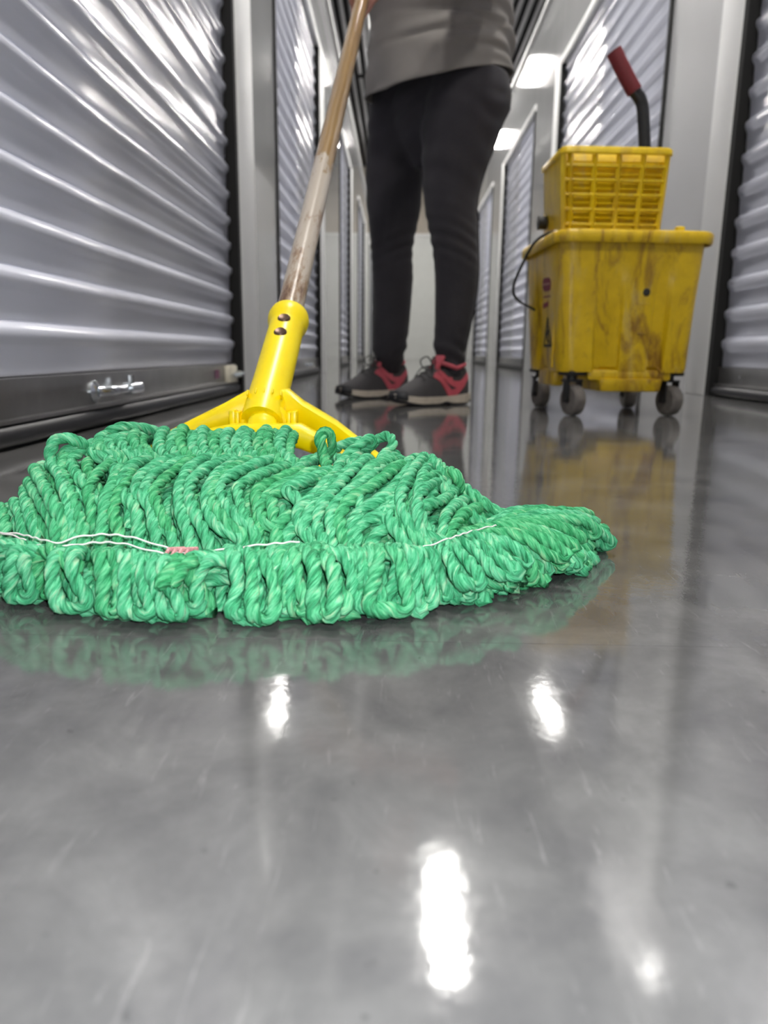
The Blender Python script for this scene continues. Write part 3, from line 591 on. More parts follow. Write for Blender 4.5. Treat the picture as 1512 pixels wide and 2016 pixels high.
HAIRPINS = [[[-0.2398,0.4355,0.037],[-0.2499,0.4356,0.0371],[-0.2601,0.4357,0.0266],[-0.2688,0.4358,0.0115],[-0.2649,0.4388,0.0085],[-0.2573,0.4364,0.0115],[-0.2505,0.4362,0.0266],[-0.2426,0.436,0.0371],[-0.2347,0.4358,0.037]],[[-0.2242,0.4269,0.037],[-0.2318,0.4248,0.0371],[-0.2394,0.4227,0.0266],[-0.2459,0.421,0.0115],[-0.2421,0.4241,0.0085],[-0.2347,0.4216,0.0115],[-0.2301,0.4232,0.0266],[-0.2247,0.4252,0.0371],[-0.2192,0.4272,0.037]],[[-0.2118,0.423,0.037],[-0.2192,0.426,0.0371],[-0.2265,0.429,0.0266],[-0.2328,0.4316,0.0115],[-0.2297,0.4346,0.0085],[-0.2233,0.4321,0.0115],[-0.2184,0.4294,0.0266],[-0.2127,0.4263,0.0371],[-0.2069,0.4233,0.037]],[[-0.199,0.4237,0.037],[-0.1987,0.4159,0.0371],[-0.1983,0.408,0.0266],[-0.1981,0.4013,0.0115],[-0.1925,0.4046,0.0085],[-0.1838,0.402,0.0115],[-0.1869,0.4086,0.0266],[-0.1905,0.4163,0.0371],[-0.1941,0.424,0.037]],[[-0.1798,0.4192,0.037],[-0.177,0.411,0.0371],[-0.1742,0.4028,0.0266],[-0.1719,0.3957,0.0115],[-0.1674,0.3989,0.0085],[-0.1601,0.3963,0.0115],[-0.1646,0.4032,0.0266],[-0.1698,0.4114,0.0371],[-0.1749,0.4195,0.037]],[[-0.1672,0.4188,0.037],[-0.1641,0.4104,0.0371],[-0.161,0.4019,0.0266],[-0.1583,0.3947,0.0115],[-0.1532,0.3979,0.0085],[-0.1455,0.3953,0.0115],[-0.1505,0.4025,0.0266],[-0.1564,0.4108,0.0371],[-0.1624,0.4191,0.037]],[[-0.1544,0.4151,0.037],[-0.1532,0.4117,0.0371],[-0.1519,0.4084,0.0266],[-0.1508,0.4055,0.0115],[-0.1435,0.4088,0.0085],[-0.134,0.4063,0.0115],[-0.1387,0.409,0.0266],[-0.1441,0.4122,0.0371],[-0.1496,0.4154,0.037]],[[-0.1415,0.4094,0.037],[-0.1382,0.4035,0.0371],[-0.1349,0.3977,0.0266],[-0.1321,0.3926,0.0115],[-0.1282,0.3958,0.0085],[-0.1222,0.3931,0.0115],[-0.1265,0.3981,0.0266],[-0.1316,0.4039,0.0371],[-0.1367,0.4096,0.037]],[[-0.1254,0.4103,0.037],[-0.126,0.4109,0.0371],[-0.1266,0.4116,0.0266],[-0.1271,0.4121,0.0115],[-0.1207,0.4153,0.0085],[-0.1125,0.4128,0.0115],[-0.1149,0.4122,0.0266],[-0.1177,0.4114,0.0371],[-0.1206,0.4106,0.037]],[[-0.1105,0.4188,0.037],[-0.1179,0.4145,0.0371],[-0.1253,0.4101,0.0266],[-0.1316,0.4065,0.0115],[-0.1241,0.4098,0.0085],[-0.1147,0.4073,0.0115],[-0.112,0.4108,0.0266],[-0.1088,0.4149,0.0371],[-0.1056,0.419,0.037]],[[-0.1024,0.4294,0.037],[-0.0994,0.4172,0.0371],[-0.0964,0.405,0.0266],[-0.0939,0.3945,0.0115],[-0.0884,0.3978,0.0085],[-0.0815,0.3951,0.0115],[-0.0863,0.4055,0.0266],[-0.0919,0.4176,0.0371],[-0.0974,0.4297,0.037]],[[-0.0899,0.4302,0.037],[-0.0877,0.4161,0.0371],[-0.0854,0.4021,0.0266],[-0.0835,0.3901,0.0115],[-0.0769,0.3934,0.0085],[-0.069,0.3908,0.0115],[-0.0737,0.4027,0.0266],[-0.0793,0.4166,0.0371],[-0.0849,0.4305,0.037]],[[-0.0772,0.4356,0.037],[-0.0752,0.4228,0.0371],[-0.0733,0.41,0.0266],[-0.0715,0.399,0.0115],[-0.0676,0.4022,0.0085],[-0.0627,0.3995,0.0115],[-0.0655,0.4104,0.0266],[-0.0688,0.4231,0.0371],[-0.0722,0.4359,0.037]],[[-0.0708,0.4372,0.037],[-0.0673,0.4228,0.0371],[-0.0639,0.4085,0.0266],[-0.061,0.3962,0.0115],[-0.0558,0.3994,0.0085],[-0.0498,0.3967,0.0115],[-0.0546,0.4089,0.0266],[-0.0601,0.4232,0.0371],[-0.0657,0.4375,0.037]],[[-0.0593,0.4378,0.037],[-0.0551,0.4223,0.0371],[-0.0509,0.4068,0.0266],[-0.0473,0.3935,0.0115],[-0.0406,0.3968,0.0085],[-0.0333,0.3942,0.0115],[-0.0396,0.4074,0.0266],[-0.0469,0.4228,0.0371],[-0.0542,0.4382,0.037]],[[-0.0501,0.442,0.037],[-0.0465,0.4281,0.0371],[-0.0428,0.4142,0.0266],[-0.0397,0.4023,0.0115],[-0.0348,0.4055,0.0085],[-0.0295,0.4028,0.0115],[-0.0341,0.4147,0.0266],[-0.0396,0.4285,0.0371],[-0.045,0.4423,0.037]],[[-0.043,0.4353,0.037],[-0.0372,0.4289,0.0371],[-0.0315,0.4226,0.0266],[-0.0265,0.4172,0.0115],[-0.0211,0.4204,0.0085],[-0.0154,0.4178,0.0115],[-0.0221,0.4231,0.0266],[-0.03,0.4293,0.0371],[-0.0379,0.4356,0.037]],[[-0.0305,0.4384,0.037],[-0.0257,0.4286,0.0371],[-0.021,0.4188,0.0266],[-0.0169,0.4105,0.0115],[-0.0109,0.4137,0.0085],[-0.0047,0.4111,0.0115],[-0.0109,0.4194,0.0266],[-0.0181,0.429,0.0371],[-0.0253,0.4387,0.037]],[[-0.0145,0.4393,0.037],[-0.0138,0.4281,0.0371],[-0.0131,0.4168,0.0266],[-0.0125,0.4072,0.0115],[-0.0029,0.4106,0.0085],[0.0068,0.4081,0.0115],[0.002,0.4176,0.0266],[-0.0037,0.4286,0.0371],[-0.0093,0.4396,0.037]],[[-0.0016,0.4401,0.037],[-0.001,0.431,0.0371],[-0.0004,0.4218,0.0266],[0.0001,0.414,0.0115],[0.0076,0.4173,0.0085],[0.0149,0.4148,0.0115],[0.0115,0.4225,0.0266],[0.0075,0.4314,0.0371],[0.0035,0.4404,0.037]],[[0.0048,0.4405,0.037],[0.007,0.4346,0.0371],[0.0092,0.4288,0.0266],[0.0111,0.4238,0.0115],[0.0172,0.427,0.0085],[0.023,0.4244,0.0115],[0.0191,0.4293,0.0266],[0.0145,0.435,0.0371],[0.0099,0.4408,0.037]],[[0.0112,0.4409,0.037],[0.0151,0.4384,0.0371],[0.0189,0.436,0.0266],[0.0222,0.434,0.0115],[0.0272,0.4371,0.0085],[0.0318,0.4345,0.0115],[0.0272,0.4365,0.0266],[0.0218,0.4388,0.0371],[0.0164,0.4412,0.037]],[[0.018,0.4676,0.03],[0.0241,0.4564,0.0312],[0.0302,0.4452,0.0233],[0.0354,0.4357,0.0115],[0.0435,0.4389,0.0085],[0.0509,0.4365,0.0115],[0.0427,0.4459,0.0233],[0.0331,0.4569,0.0312],[0.0235,0.4679,0.03]],[[0.029,0.4682,0.03],[0.0371,0.4644,0.0312],[0.0451,0.4605,0.0233],[0.0521,0.4572,0.0115],[0.0599,0.4603,0.0085],[0.0669,0.458,0.0115],[0.0572,0.4611,0.0233],[0.0458,0.4648,0.0312],[0.0344,0.4685,0.03]],[[0.0373,0.4752,0.03],[0.0484,0.4715,0.0312],[0.0596,0.4678,0.0233],[0.0692,0.4646,0.0115],[0.0779,0.4677,0.0085],[0.0856,0.4655,0.0115],[0.0728,0.4685,0.0233],[0.0578,0.472,0.0312],[0.0429,0.4755,0.03]],[[0.0462,0.4863,0.03],[0.0591,0.4814,0.0312],[0.0719,0.4764,0.0233],[0.0829,0.4721,0.0115],[0.0905,0.4751,0.0085],[0.0969,0.4729,0.0115],[0.0834,0.477,0.0233],[0.0676,0.4819,0.0312],[0.0519,0.4867,0.03]],[[0.0547,0.5009,0.03],[0.0694,0.496,0.0312],[0.0841,0.4911,0.0233],[0.0967,0.487,0.0115],[0.1052,0.4899,0.0085],[0.1125,0.4878,0.0115],[0.0969,0.4919,0.0233],[0.0787,0.4965,0.0312],[0.0605,0.5012,0.03]],[[0.0608,0.51,0.03],[0.0786,0.5083,0.0312],[0.0965,0.5067,0.0233],[0.1118,0.5053,0.0115],[0.1199,0.508,0.0085],[0.1266,0.5061,0.0115],[0.1087,0.5074,0.0233],[0.0877,0.5089,0.0312],[0.0667,0.5104,0.03]],[[0.0691,0.5242,0.03],[0.0898,0.5235,0.0312],[0.1104,0.5228,0.0233],[0.1281,0.5221,0.0115],[0.1372,0.5248,0.0085],[0.145,0.5231,0.0115],[0.1241,0.5236,0.0233],[0.0997,0.5241,0.0312],[0.0753,0.5246,0.03]],[[0.0761,0.5342,0.03],[0.1006,0.5389,0.0312],[0.1251,0.5435,0.0233],[0.1461,0.5475,0.0115],[0.154,0.5498,0.0085],[0.1605,0.5484,0.0115],[0.1371,0.5442,0.0233],[0.1097,0.5394,0.0312],[0.0824,0.5346,0.03]],[[0.0824,0.5429,0.03],[0.1098,0.553,0.0312],[0.1372,0.563,0.0233],[0.1607,0.5717,0.0115],[0.1677,0.5737,0.0085],[0.1733,0.5725,0.0115],[0.1479,0.5637,0.0233],[0.1183,0.5535,0.0312],[0.0887,0.5433,0.03]],[[0.0249,0.4699,0.033],[0.0303,0.4533,0.0356],[0.0357,0.4366,0.0313],[0.0403,0.4223,0.024],[0.0476,0.4259,0.021],[0.054,0.423,0.024],[0.0469,0.4372,0.0313],[0.0386,0.4537,0.0356],[0.0304,0.4703,0.033]],[[0.0358,0.4799,0.033],[0.0443,0.4675,0.0356],[0.0528,0.455,0.0313],[0.06,0.4444,0.024],[0.0678,0.4479,0.021],[0.0744,0.4452,0.024],[0.0645,0.4557,0.0313],[0.053,0.468,0.0356],[0.0414,0.4803,0.033]],[[0.0473,0.4917,0.033],[0.059,0.4816,0.0356],[0.0707,0.4714,0.0313],[0.0808,0.4627,0.024],[0.089,0.4661,0.021],[0.0958,0.4635,0.024],[0.0829,0.4721,0.0313],[0.068,0.4821,0.0356],[0.053,0.4921,0.033]],[[0.0578,0.507,0.033],[0.0729,0.4992,0.0356],[0.0879,0.4915,0.0313],[0.1009,0.4848,0.024],[0.1088,0.4881,0.021],[0.1151,0.4857,0.024],[0.0997,0.4922,0.0313],[0.0817,0.4998,0.0356],[0.0637,0.5074,0.033]],[[0.0666,0.5198,0.033],[0.0846,0.5155,0.0356],[0.1026,0.5111,0.0313],[0.118,0.5074,0.024],[0.1263,0.5104,0.021],[0.1329,0.5083,0.024],[0.1148,0.5119,0.0313],[0.0938,0.516,0.0356],[0.0727,0.5202,0.033]],[[0.0754,0.53,0.033],[0.0966,0.5312,0.0356],[0.1178,0.5324,0.0313],[0.136,0.5334,0.024],[0.1438,0.5362,0.021],[0.15,0.5343,0.024],[0.1295,0.5331,0.0313],[0.1056,0.5318,0.0356],[0.0816,0.5304,0.033]],[[0.0822,0.537,0.033],[0.107,0.5434,0.0356],[0.1318,0.5498,0.0313],[0.1531,0.5553,0.024],[0.1604,0.5578,0.021],[0.1661,0.5561,0.024],[0.1428,0.5505,0.0313],[0.1156,0.544,0.0356],[0.0884,0.5374,0.033]],[[0.0863,0.5441,0.033],[0.1122,0.5604,0.0356],[0.138,0.5768,0.0313],[0.1602,0.5908,0.024],[0.1673,0.5929,0.021],[0.1731,0.5917,0.024],[0.149,0.5775,0.0313],[0.1208,0.561,0.0356],[0.0926,0.5445,0.033]],[[0.0836,0.5473,0.033],[0.1092,0.5706,0.0356],[0.1349,0.5938,0.0313],[0.1568,0.6138,0.024],[0.1636,0.6155,0.021],[0.1693,0.6146,0.024],[0.1455,0.5946,0.0313],[0.1178,0.5712,0.0356],[0.09,0.5477,0.033]],[[0.0777,0.5469,0.033],[0.0988,0.5685,0.0356],[0.12,0.59,0.0313],[0.1381,0.6085,0.024],[0.1448,0.6103,0.021],[0.1505,0.6094,0.024],[0.1306,0.5908,0.0313],[0.1073,0.5691,0.0356],[0.084,0.5473,0.033]]]
STITCH = [[[-0.278,0.4679,0.0389],[-0.2436,0.4488,0.0422],[-0.2235,0.4351,0.0427],[-0.2095,0.4291,0.0425],[-0.1996,0.4323,0.0451],[-0.1845,0.4349,0.0466],[-0.1685,0.4348,0.0456],[-0.1484,0.4313,0.0416],[-0.1342,0.4258,0.0388],[-0.1228,0.4242,0.0378],[-0.1112,0.428,0.0392],[-0.0977,0.4316,0.0404],[-0.0825,0.4354,0.0416],[-0.0606,0.4388,0.043]],[[-0.2793,0.4703,0.0397],[-0.2475,0.4497,0.0405],[-0.2264,0.4339,0.0396],[-0.2125,0.4251,0.0406],[-0.2008,0.4272,0.0412],[-0.1862,0.4305,0.0425],[-0.1705,0.4309,0.042],[-0.1532,0.4264,0.0396],[-0.1363,0.4221,0.0372],[-0.1269,0.4218,0.0368]],[[0.0066,0.4341,0.0388],[0.023,0.447,0.0402],[0.0411,0.4709,0.0401],[0.0616,0.5005,0.0384],[0.0883,0.5368,0.0343]]]
LABELPATCH = [[-0.1382,0.4259,0.0416],[-0.134,0.428,0.0424],[-0.1268,0.4244,0.0406],[-0.1283,0.4183,0.0378],[-0.1341,0.4205,0.039]]

# ------------------------------------------------------------------ mop
mop = empty('mop', (0, 0.72, 0.0)); tag(mop, 'looped green string mop with yellow plastic frame and worn wooden handle', 'mop')
MO = np.array([0, 0.72, 0.0])

def rope_arrays(ctrl, r, pitch=0.030, ns=18, step=0.0022, phase=0.0, squash=None):
    P = spline(ctrl, step)
    P, T, N, B = frames(P)
    m = len(P)
    s = np.arange(m) * step
    a = np.linspace(0, 2 * math.pi, ns, endpoint=False)
    tw = 2 * math.pi * s / pitch + phase
    lob = 0.62 + 0.47 * np.abs(np.cos(1.5 * a)) ** 0.6           # three plies
    rr = r * (1 + 0.09 * np.sin(s * 210 + phase) + 0.07 * np.sin(s * 83 + 2 * phase))
    e = np.minimum(np.arange(m), np.arange(m)[::-1]) * step
    rr = rr * np.clip(0.15 + e / 0.007, 0, 1) ** 0.5
    ang = a[None, :] + tw[:, None]
    V = P[:, None, :] + (rr[:, None] * lob[None, :])[:, :, None] * (np.cos(ang)[:, :, None] * N[:, None, :] + np.sin(ang)[:, :, None] * B[:, None, :])
    V = V.reshape(-1, 3)
    i = np.arange(m - 1)[:, None] * ns; j = np.arange(ns)[None, :]; k = (j + 1) % ns
    F = np.stack([i + j, i + k, i + ns + k, i + ns + j], -1).reshape(-1, 4)
    u = np.stack([np.broadcast_to(j / ns, F.reshape(m - 1, ns, 4).shape[:2]), np.broadcast_to((j + 1) / ns, (m - 1, ns)), np.broadcast_to((j + 1) / ns, (m - 1, ns)), np.broadcast_to(j / ns, (m - 1, ns))], -1)
    sv = s[:-1][:, None] * np.ones((1, ns))
    vv = np.stack([sv, sv, sv + step, sv + step], -1)
    UV = np.stack([u, vv], -1).reshape(-1, 2)
    return V, F, UV

def rope_object(name, parts, mat, parent):
    V = []; F = []; U = []; n = 0
    for (v, f, u) in parts:
        V.append(v); F.append(f + n); U.append(u); n += len(v)
    V = np.vstack(V) - MO; F = np.vstack(F); U = np.vstack(U)
    me = bpy.data.meshes.new(name)
    me.vertices.add(len(V)); me.vertices.foreach_set('co', V.astype(np.float32).ravel())
    me.loops.add(F.size); me.loops.foreach_set('vertex_index', F.astype(np.int32).ravel())
    me.polygons.add(len(F)); me.polygons.foreach_set('loop_start', np.arange(0, F.size, 4, dtype=np.int32))
    me.polygons.foreach_set('use_smooth', np.ones(len(F), dtype=bool))
    uvl = me.uv_layers.new(name='uv'); uvl.data.foreach_set('uv', U.astype(np.float32).ravel())
    me.materials.append(mat)
    me.update(); me.validate()
    return link(bpy.data.objects.new(name, me), parent)

R_YARN = 0.0049
def strand(ctrl, r=R_YARN, **kw):
    return rope_object('yarn_strand', [rope_arrays(ctrl, r, phase=rng.uniform(0, 6.28), **kw)], MAT['yarn'], mop)

def floor_clamp(C, r):
    C = np.array(C, float)
    C[:, 2] = np.maximum(C[:, 2], r * 1.02)
    return C

def jit(ctrl, sx, sy, dz, wob=0.0):
    C = np.array(ctrl, float)
    C[:, 0] += sx; C[:, 1] += sy; C[:, 2] += dz
    C += rng.normal(0, wob, C.shape) * np.array([1, 0.6, 0.6])
    return C

stuff = []
def under(C, r=R_YARN):
    stuff.append(rope_arrays(floor_clamp(C, r), r, ns=9, step=0.004, phase=rng.uniform(0, 6.28)))

def dive(C, a, b):
    C = np.array(C, float)
    C0 = C[0] + np.array([0, a, -0.014]); C1 = C[-1] + np.array([0, -b * 0.6, -0.016])
    return np.vstack([C0, C, C1])
def bend(C, k):
    C = np.array(C, float)
    t = np.linspace(0, 1, len(C))[:, None]
    L = C[0] * (1 - t) + C[-1] * t
    D = (C - L) * k
    D[:, 2] += 0.004 * np.sin(np.pi * t[:, 0])
    return L + D
MIDDLE = [dive(bend(C, 1.22), 0.014, 0.012) for C in MIDDLE]
HEADROW = [np.vstack([np.array(C[0]) + np.array([0.004, -0.006, -0.012]), C]) for C in HEADROW]
_hp = []
for C in HAIRPINS:
    C = np.array(C)
    bow = rng.normal(0, 0.0035); ln = rng.uniform(-0.009, 0.005)
    tip = (C[4] - (C[0] + C[-1]) / 2); tip[2] = 0; tip /= np.linalg.norm(tip)
    C[3:6] += tip * ln; C[[2, 6]] += tip * ln * 0.5
    C[[1, 2, 6, 7], 0] += bow
    C[[2, 6], 2] += rng.uniform(-0.003, 0.004)
    back = (C[0] + C[-1]) / 2 - C[4]; back[2] = 0; back /= np.linalg.norm(back)
    _hp.append(np.vstack([C[0] + back * 0.022 - np.array([0, 0, 0.010]), C[0] + back * 0.010 - np.array([0, 0, 0.0015]), C, C[-1] + back * 0.010 - np.array([0, 0, 0.0015]), C[-1] + back * 0.022 - np.array([0, 0, 0.010])]))
HAIRPINS = _hp
for C in MIDDLE:
    strand(floor_clamp(jit(C, 0, 0, 0, 0.0013), R_YARN), r=R_YARN * rng.uniform(0.80, 0.94))
    for sgn in (-1, 1):
        strand(floor_clamp(jit(C, sgn * rng.uniform(0.004, 0.008), rng.uniform(0.004, 0.010), -rng.uniform(0.007, 0.015), 0.0022), R_YARN), r=R_YARN * rng.uniform(0.76, 0.90))
    for k in range(2):
        C2 = jit(C, rng.uniform(-0.014, 0.014), rng.uniform(0.006, 0.03), 0, 0.003)
        C2[:, 2] = C2[:, 2] * rng.uniform(0.45, 0.78)
        under(C2)
for C in HEADROW:
    strand(C, r=R_YARN * 1.0)
    under(jit(C, 0.005, 0.006, -0.005, 0.001)); 
    C2 = jit(C, -0.002, 0.012, -0.02, 0.002); under(C2)
for C in SPECIAL:
    strand(C, r=R_YARN * 0.90)
for C in HAIRPINS:
    strand(floor_clamp(jit(C, 0, 0, 0, 0.0010), R_YARN), r=R_YARN * rng.uniform(0.82, 0.96))
    C2 = jit(C, rng.uniform(-0.010, 0.010), rng.uniform(0.007, 0.013), 0, 0.0012)
    C2[:, 2] = C2[:, 2] * 0.62 - 0.002
    strand(floor_clamp(C2, R_YARN), r=R_YARN * rng.uniform(0.80, 0.95))
    C2 = jit(C, rng.choice([-1, 1]) * rng.uniform(0.008, 0.014), rng.uniform(0.012, 0.018), -0.006, 0.0014)
    C2[:, 2] *= 0.75
    strand(floor_clamp(C2, R_YARN), r=R_YARN * rng.uniform(0.80, 0.95))
    for k in range(2):
        C2 = jit(C, rng.uniform(-0.016, 0.016), rng.uniform(0.018, 0.028), 0, 0.002)
        C2[:, 2] *= rng.uniform(0.3, 0.6)
        under(C2)
us = rope_object('under_yarn', stuff, MAT['yarn'], mop); us['kind'] = 'stuff'

for C in STITCH:
    P = spline(C, 0.002)
    P[:, 2] += 0.0004 * np.sin(np.arange(len(P)) * 0.9 + 2 * np.sin(np.arange(len(P)) * 0.23))
    v, f = sweep(P - MO, 0.0006, 6)
    make('stitch_thread', v, f, MAT['thread'], mop, smooth=True)['label'] = 'white stitching thread across the yarn band'
c = np.mean(np.array(LABELPATCH), 0) - MO
lp = MB()
for k in range(4):
    q = c + np.array([(-0.006 + 0.004 * k), 0.001 * (k % 2), 0.0])
    lp.tube([q + np.array([-0.003, -0.008, -0.0055]), q + np.array([0, -0.002, 0.001]), q + np.array([0.003, 0.006, -0.001])], 0.0016, 6, flat=0.6)
lp.build('woven_label', MAT['pinklabel'], mop)['label'] = 'frayed pink woven label scrap'

# handle and socket share one axis
S0 = np.array([-0.137, 0.74, 0.097]); S1 = np.array([-0.129, 0.872, 0.198])
H0 = np.array([-0.1315, 0.835, 0.170]); H1 = np.array([-0.096, 1.875, 0.956])
ax = (H1 - H0) / np.linalg.norm(H1 - H0)
H_END = H0 + ax * 1.66
q = Vector((0, 0, 1)).rotation_difference(Vector(ax))
hd = bpy.data.objects.new('handle', None)
v, f = sweep([(0, 0, z) for z in np.linspace(0, 1.66, 40)], [0.0155] * 39 + [0.013], 28)
hd = make('handle', v, f, MAT['pole'], mop, smooth=True)
hd.location = Vector(H0 - MO); hd.rotation_mode = 'QUATERNION'; hd.rotation_quaternion = q
hd['label'] = 'varnished pole worn to bare pale wood near the socket'
fr = empty('frame', (0, 0, 0), parent=mop)
sd = S1 - S0; sl = np.linalg.norm(sd); sd /= sl
def sp(t, off=(0, 0, 0)):
    return S0 + sd * t * sl + np.array(off) - MO
M_sock = Matrix.Translation(Vector(S0 - MO)) @ Vector((0, 0, 1)).rotation_difference(Vector(sd)).to_matrix().to_4x4()
sk = MB().lathe([(0.0, -0.012), (0.021, -0.012), (0.0215, 0.0), (0.0205, 0.05), (0.0200, sl - 0.022), (0.0205, sl - 0.018), (0.0232, sl - 0.012), (0.0240, sl - 0.004), (0.0225, sl + 0.003), (0.0185, sl + 0.004), (0.016, sl - 0.002), (0.0, sl - 0.004)], 40, M_sock).build('socket', MAT['yellow'], fr)
camside = np.array([0.02, -0.76, 0.60]); camside -= sd * camside.dot(sd); camside /= np.linalg.norm(camside)
for t in (sl - 0.028, sl - 0.054):
    b = S0 + sd * t + camside * 0.0195 - MO
    Mr = Matrix.Translation(Vector(b)) @ Vector((0, 0, 1)).rotation_difference(Vector(camside)).to_matrix().to_4x4()
    MB().lathe([(0, -0.002), (0.0072, -0.002), (0.0072, 0.0003), (0.0058, 0.0020), (0.003, 0.0014), (0, 0.0012)], 18, Mr).build('rivet', MAT['rivet'], sk)['label'] = 'brown metal rivet'
def bar(name, pts, hw, par, bev=0.004):
    """bar with a rectangular section (half width in y, half height in z) per point"""
    b = MB()
    P = np.array(pts, float) - MO
    vs = []; n = len(P)
    for p, (hy, hz) in zip(P, hw):
        c4 = min(bev, hy * 0.6, hz * 0.6)
        ring = [(-hy + c4, -hz), (hy - c4, -hz), (hy, -hz + c4), (hy, hz - c4), (hy - c4, hz), (-hy + c4, hz), (-hy, hz - c4), (-hy, -hz + c4)]
        vs += [(p[0], p[1] + y, p[2] + z) for (y, z) in ring]
    fs = []
    for i in range(n - 1):
        for j in range(8):
            k = (j + 1) % 8
            fs.append((i * 8 + j, i * 8 + k, (i + 1) * 8 + k, (i + 1) * 8 + j))
    fs.append(tuple(range(8))); fs.append(tuple((n - 1) * 8 + j for j in range(8)))
    return b.add(vs, fs).build(name, MAT['yellow'], par, angle=50)
# two arms of the A frame
bar('arm', [(-0.138, 0.760, 0.100), (-0.156, 0.757, 0.1015), (-0.178, 0.75, 0.094), (-0.21, 0.745, 0.082), (-0.252, 0.735, 0.062)], [(0.012, 0.020), (0.012, 0.0185), (0.011, 0.0135), (0.010, 0.0095), (0.009, 0.008)], fr)
bar('arm', [(-0.136, 0.760, 0.100), (-0.114, 0.757, 0.1025), (-0.098, 0.75, 0.094), (-0.063, 0.742, 0.079), (-0.012, 0.725, 0.046)], [(0.012, 0.020), (0.012, 0.0195), (0.011, 0.0165), (0.010, 0.0125), (0.009, 0.009)], fr)
# front gate bar with its hinge roller
bar('gate_bar', [(-0.222, 0.722, 0.070), (-0.165, 0.716, 0.083), (-0.142, 0.714, 0.081), (-0.112, 0.714, 0.080), (-0.096, 0.714, 0.078), (-0.075, 0.712, 0.069), (-0.03, 0.705, 0.046)], [(0.007, 0.006), (0.009, 0.006), (0.010, 0.009), (0.010, 0.010), (0.010, 0.0125), (0.010, 0.0105), (0.008, 0.008)], fr)
bar('jaw_bar', [(-0.23, 0.705, 0.050), (-0.13, 0.70, 0.050), (-0.02, 0.695, 0.044)], [(0.006, 0.005), (0.006, 0.006), (0.006, 0.005)], fr)
hc = np.array([-0.1355, 0.722, 0.088])
hr = MB()
Mh = Matrix.Translation(Vector(hc - MO + np.array([0, 0.004, -0.003]))) @ Matrix.Rotation(math.radians(90 - 14), 4, 'X')
hr.lathe([(0, -0.012), (0.0160, -0.012), (0.0160, 0.004), (0.0150, 0.009), (0.0115, 0.013), (0.006, 0.0148), (0, 0.0152)], 32, Mh)
hr.build('hinge_roller', MAT['yellow'], fr)
hg = MB().tube([hc - MO + np.array([0.0215 * math.cos(a), 0.012, 0.0185 * math.sin(a)]) for a in np.linspace(-0.1, math.pi + 0.1, 25)], 0.0045, 10)
hg.build('hinge_ring', MAT['yellow'], fr)
for sx in (-1, 1):
    kn = MB()
    kn.box(hc - MO + np.array([sx * 0.031, 0.010, 0.005]), (0.006, 0.016, 0.017), bev=0.0015)
    kn.box(hc - MO + np.array([sx * 0.026, 0.012, 0.004]), (0.004, 0.02, 0.016), bev=0.001)
    kn.build('hinge_lug', MAT['yellow'], fr)
rb = MB()
for k in range(5):
    x = -0.1355 + (k - 2) * 0.0085
    rb.box(np.array([x, 0.739, 0.1195 - 0.0007 * (k - 2) ** 2]) - MO, (0.0018, 0.009, 0.006), rot=Matrix.Rotation(math.radians(-35), 3, 'X'), bev=0.0006)
rb.build('moulded_rib', MAT['yellow'], sk)

# ------------------------------------------------------------------ mop bucket
BX, BY = 0.580, 2.115
bucket = empty('mop_bucket', (BX, BY, 0), 0.07); tag(bucket, 'grimy yellow wheeled mop bucket standing in the corridor', 'bucket')

def tub_ring(hx, hy, rec, z, cx=0.0, n_c=5):
    """plan outline: four corner columns, recessed faces between them and a raised middle panel"""
    half = []
    # front face from left to right (y = -hy)
    xs = [(-1.0, 0.0), (-0.66, 0.0), (-0.50, 1.0), (-0.20, 1.0), (-0.12, 0.25), (0.42, 0.25), (0.50, 1.0), (0.62, 1.0), (0.72, 0.0), (1.0, 0.0)]
    pts = []
    c = 0.035
    def side(dirx, diry, a, b, prof):
        # a: half length along, b: half distance
        out = []
        for (t, d) in prof:
            out.append((t * (a - c), b - d * rec))
        return out
    ring = []
    for k in range(4):
        if k == 0:   P = [(x, -y) for (x, y) in side(0, 0, hx, hy, xs)]
        elif k == 1: P = [(y, x) for (x, y) in side(0, 0, hy, hx, [(-1, 0), (-0.45, 0), (-0.30, 0.6), (0.30, 0.6), (0.45, 0), (1, 0)])]
        elif k == 2: P = [(-x, y) for (x, y) in side(0, 0, hx, hy, xs)]
        else:        P = [(-y, -x) for (x, y) in side(0, 0, hy, hx, [(-1, 0), (-0.45, 0), (-0.30, 0.6), (0.30, 0.6), (0.45, 0), (1, 0)])]
        ring += P
        # rounded corner towards the next side
        sx, sy = [(1, -1), (1, 1), (-1, 1), (-1, -1)][k]
        a0 = [-90, 0, 90, 180][k]
        for q in range(1, n_c):
            a = math.radians(a0 + 90 * q / n_c)
            ring.append((sx * (hx - c) + c * math.cos(a), sy * (hy - c) + c * math.sin(a)))
    return [(x + cx, y, z) for (x, y) in ring]
levels = [(0.452, 0.189, 0.190, 0.000, 0), (0.40, 0.187, 0.188, 0.001, 0), (0.36, 0.185, 0.186, 0.012, 0), (0.28, 0.181, 0.182, 0.022, 0), (0.20, 0.177, 0.178, 0.028, 0.002), (0.125, 0.173, 0.174, 0.031, 0.004), (0.115, 0.171, 0.172, 0.031, 0.004)]
rings = [tub_ring(hx, hy, rc, z, cx) for (z, hx, hy, rc, cx) in levels]
nR = len(rings[0])
inner = [tub_ring(hx - 0.006, hy - 0.006, 0.0, z) for (z, hx, hy) in ((0.13, 0.165, 0.166), (0.452, 0.187, 0.188))]
allr = rings + inner
vs = [p for r in allr for p in r]; fs = []
for i in range(len(allr) - 1):
    for j in range(nR):
        k = (j + 1) % nR
        fs.append((i * nR + j, i * nR + k, (i + 1) * nR + k, (i + 1) * nR + j))
m = (len(allr) - 1) * nR
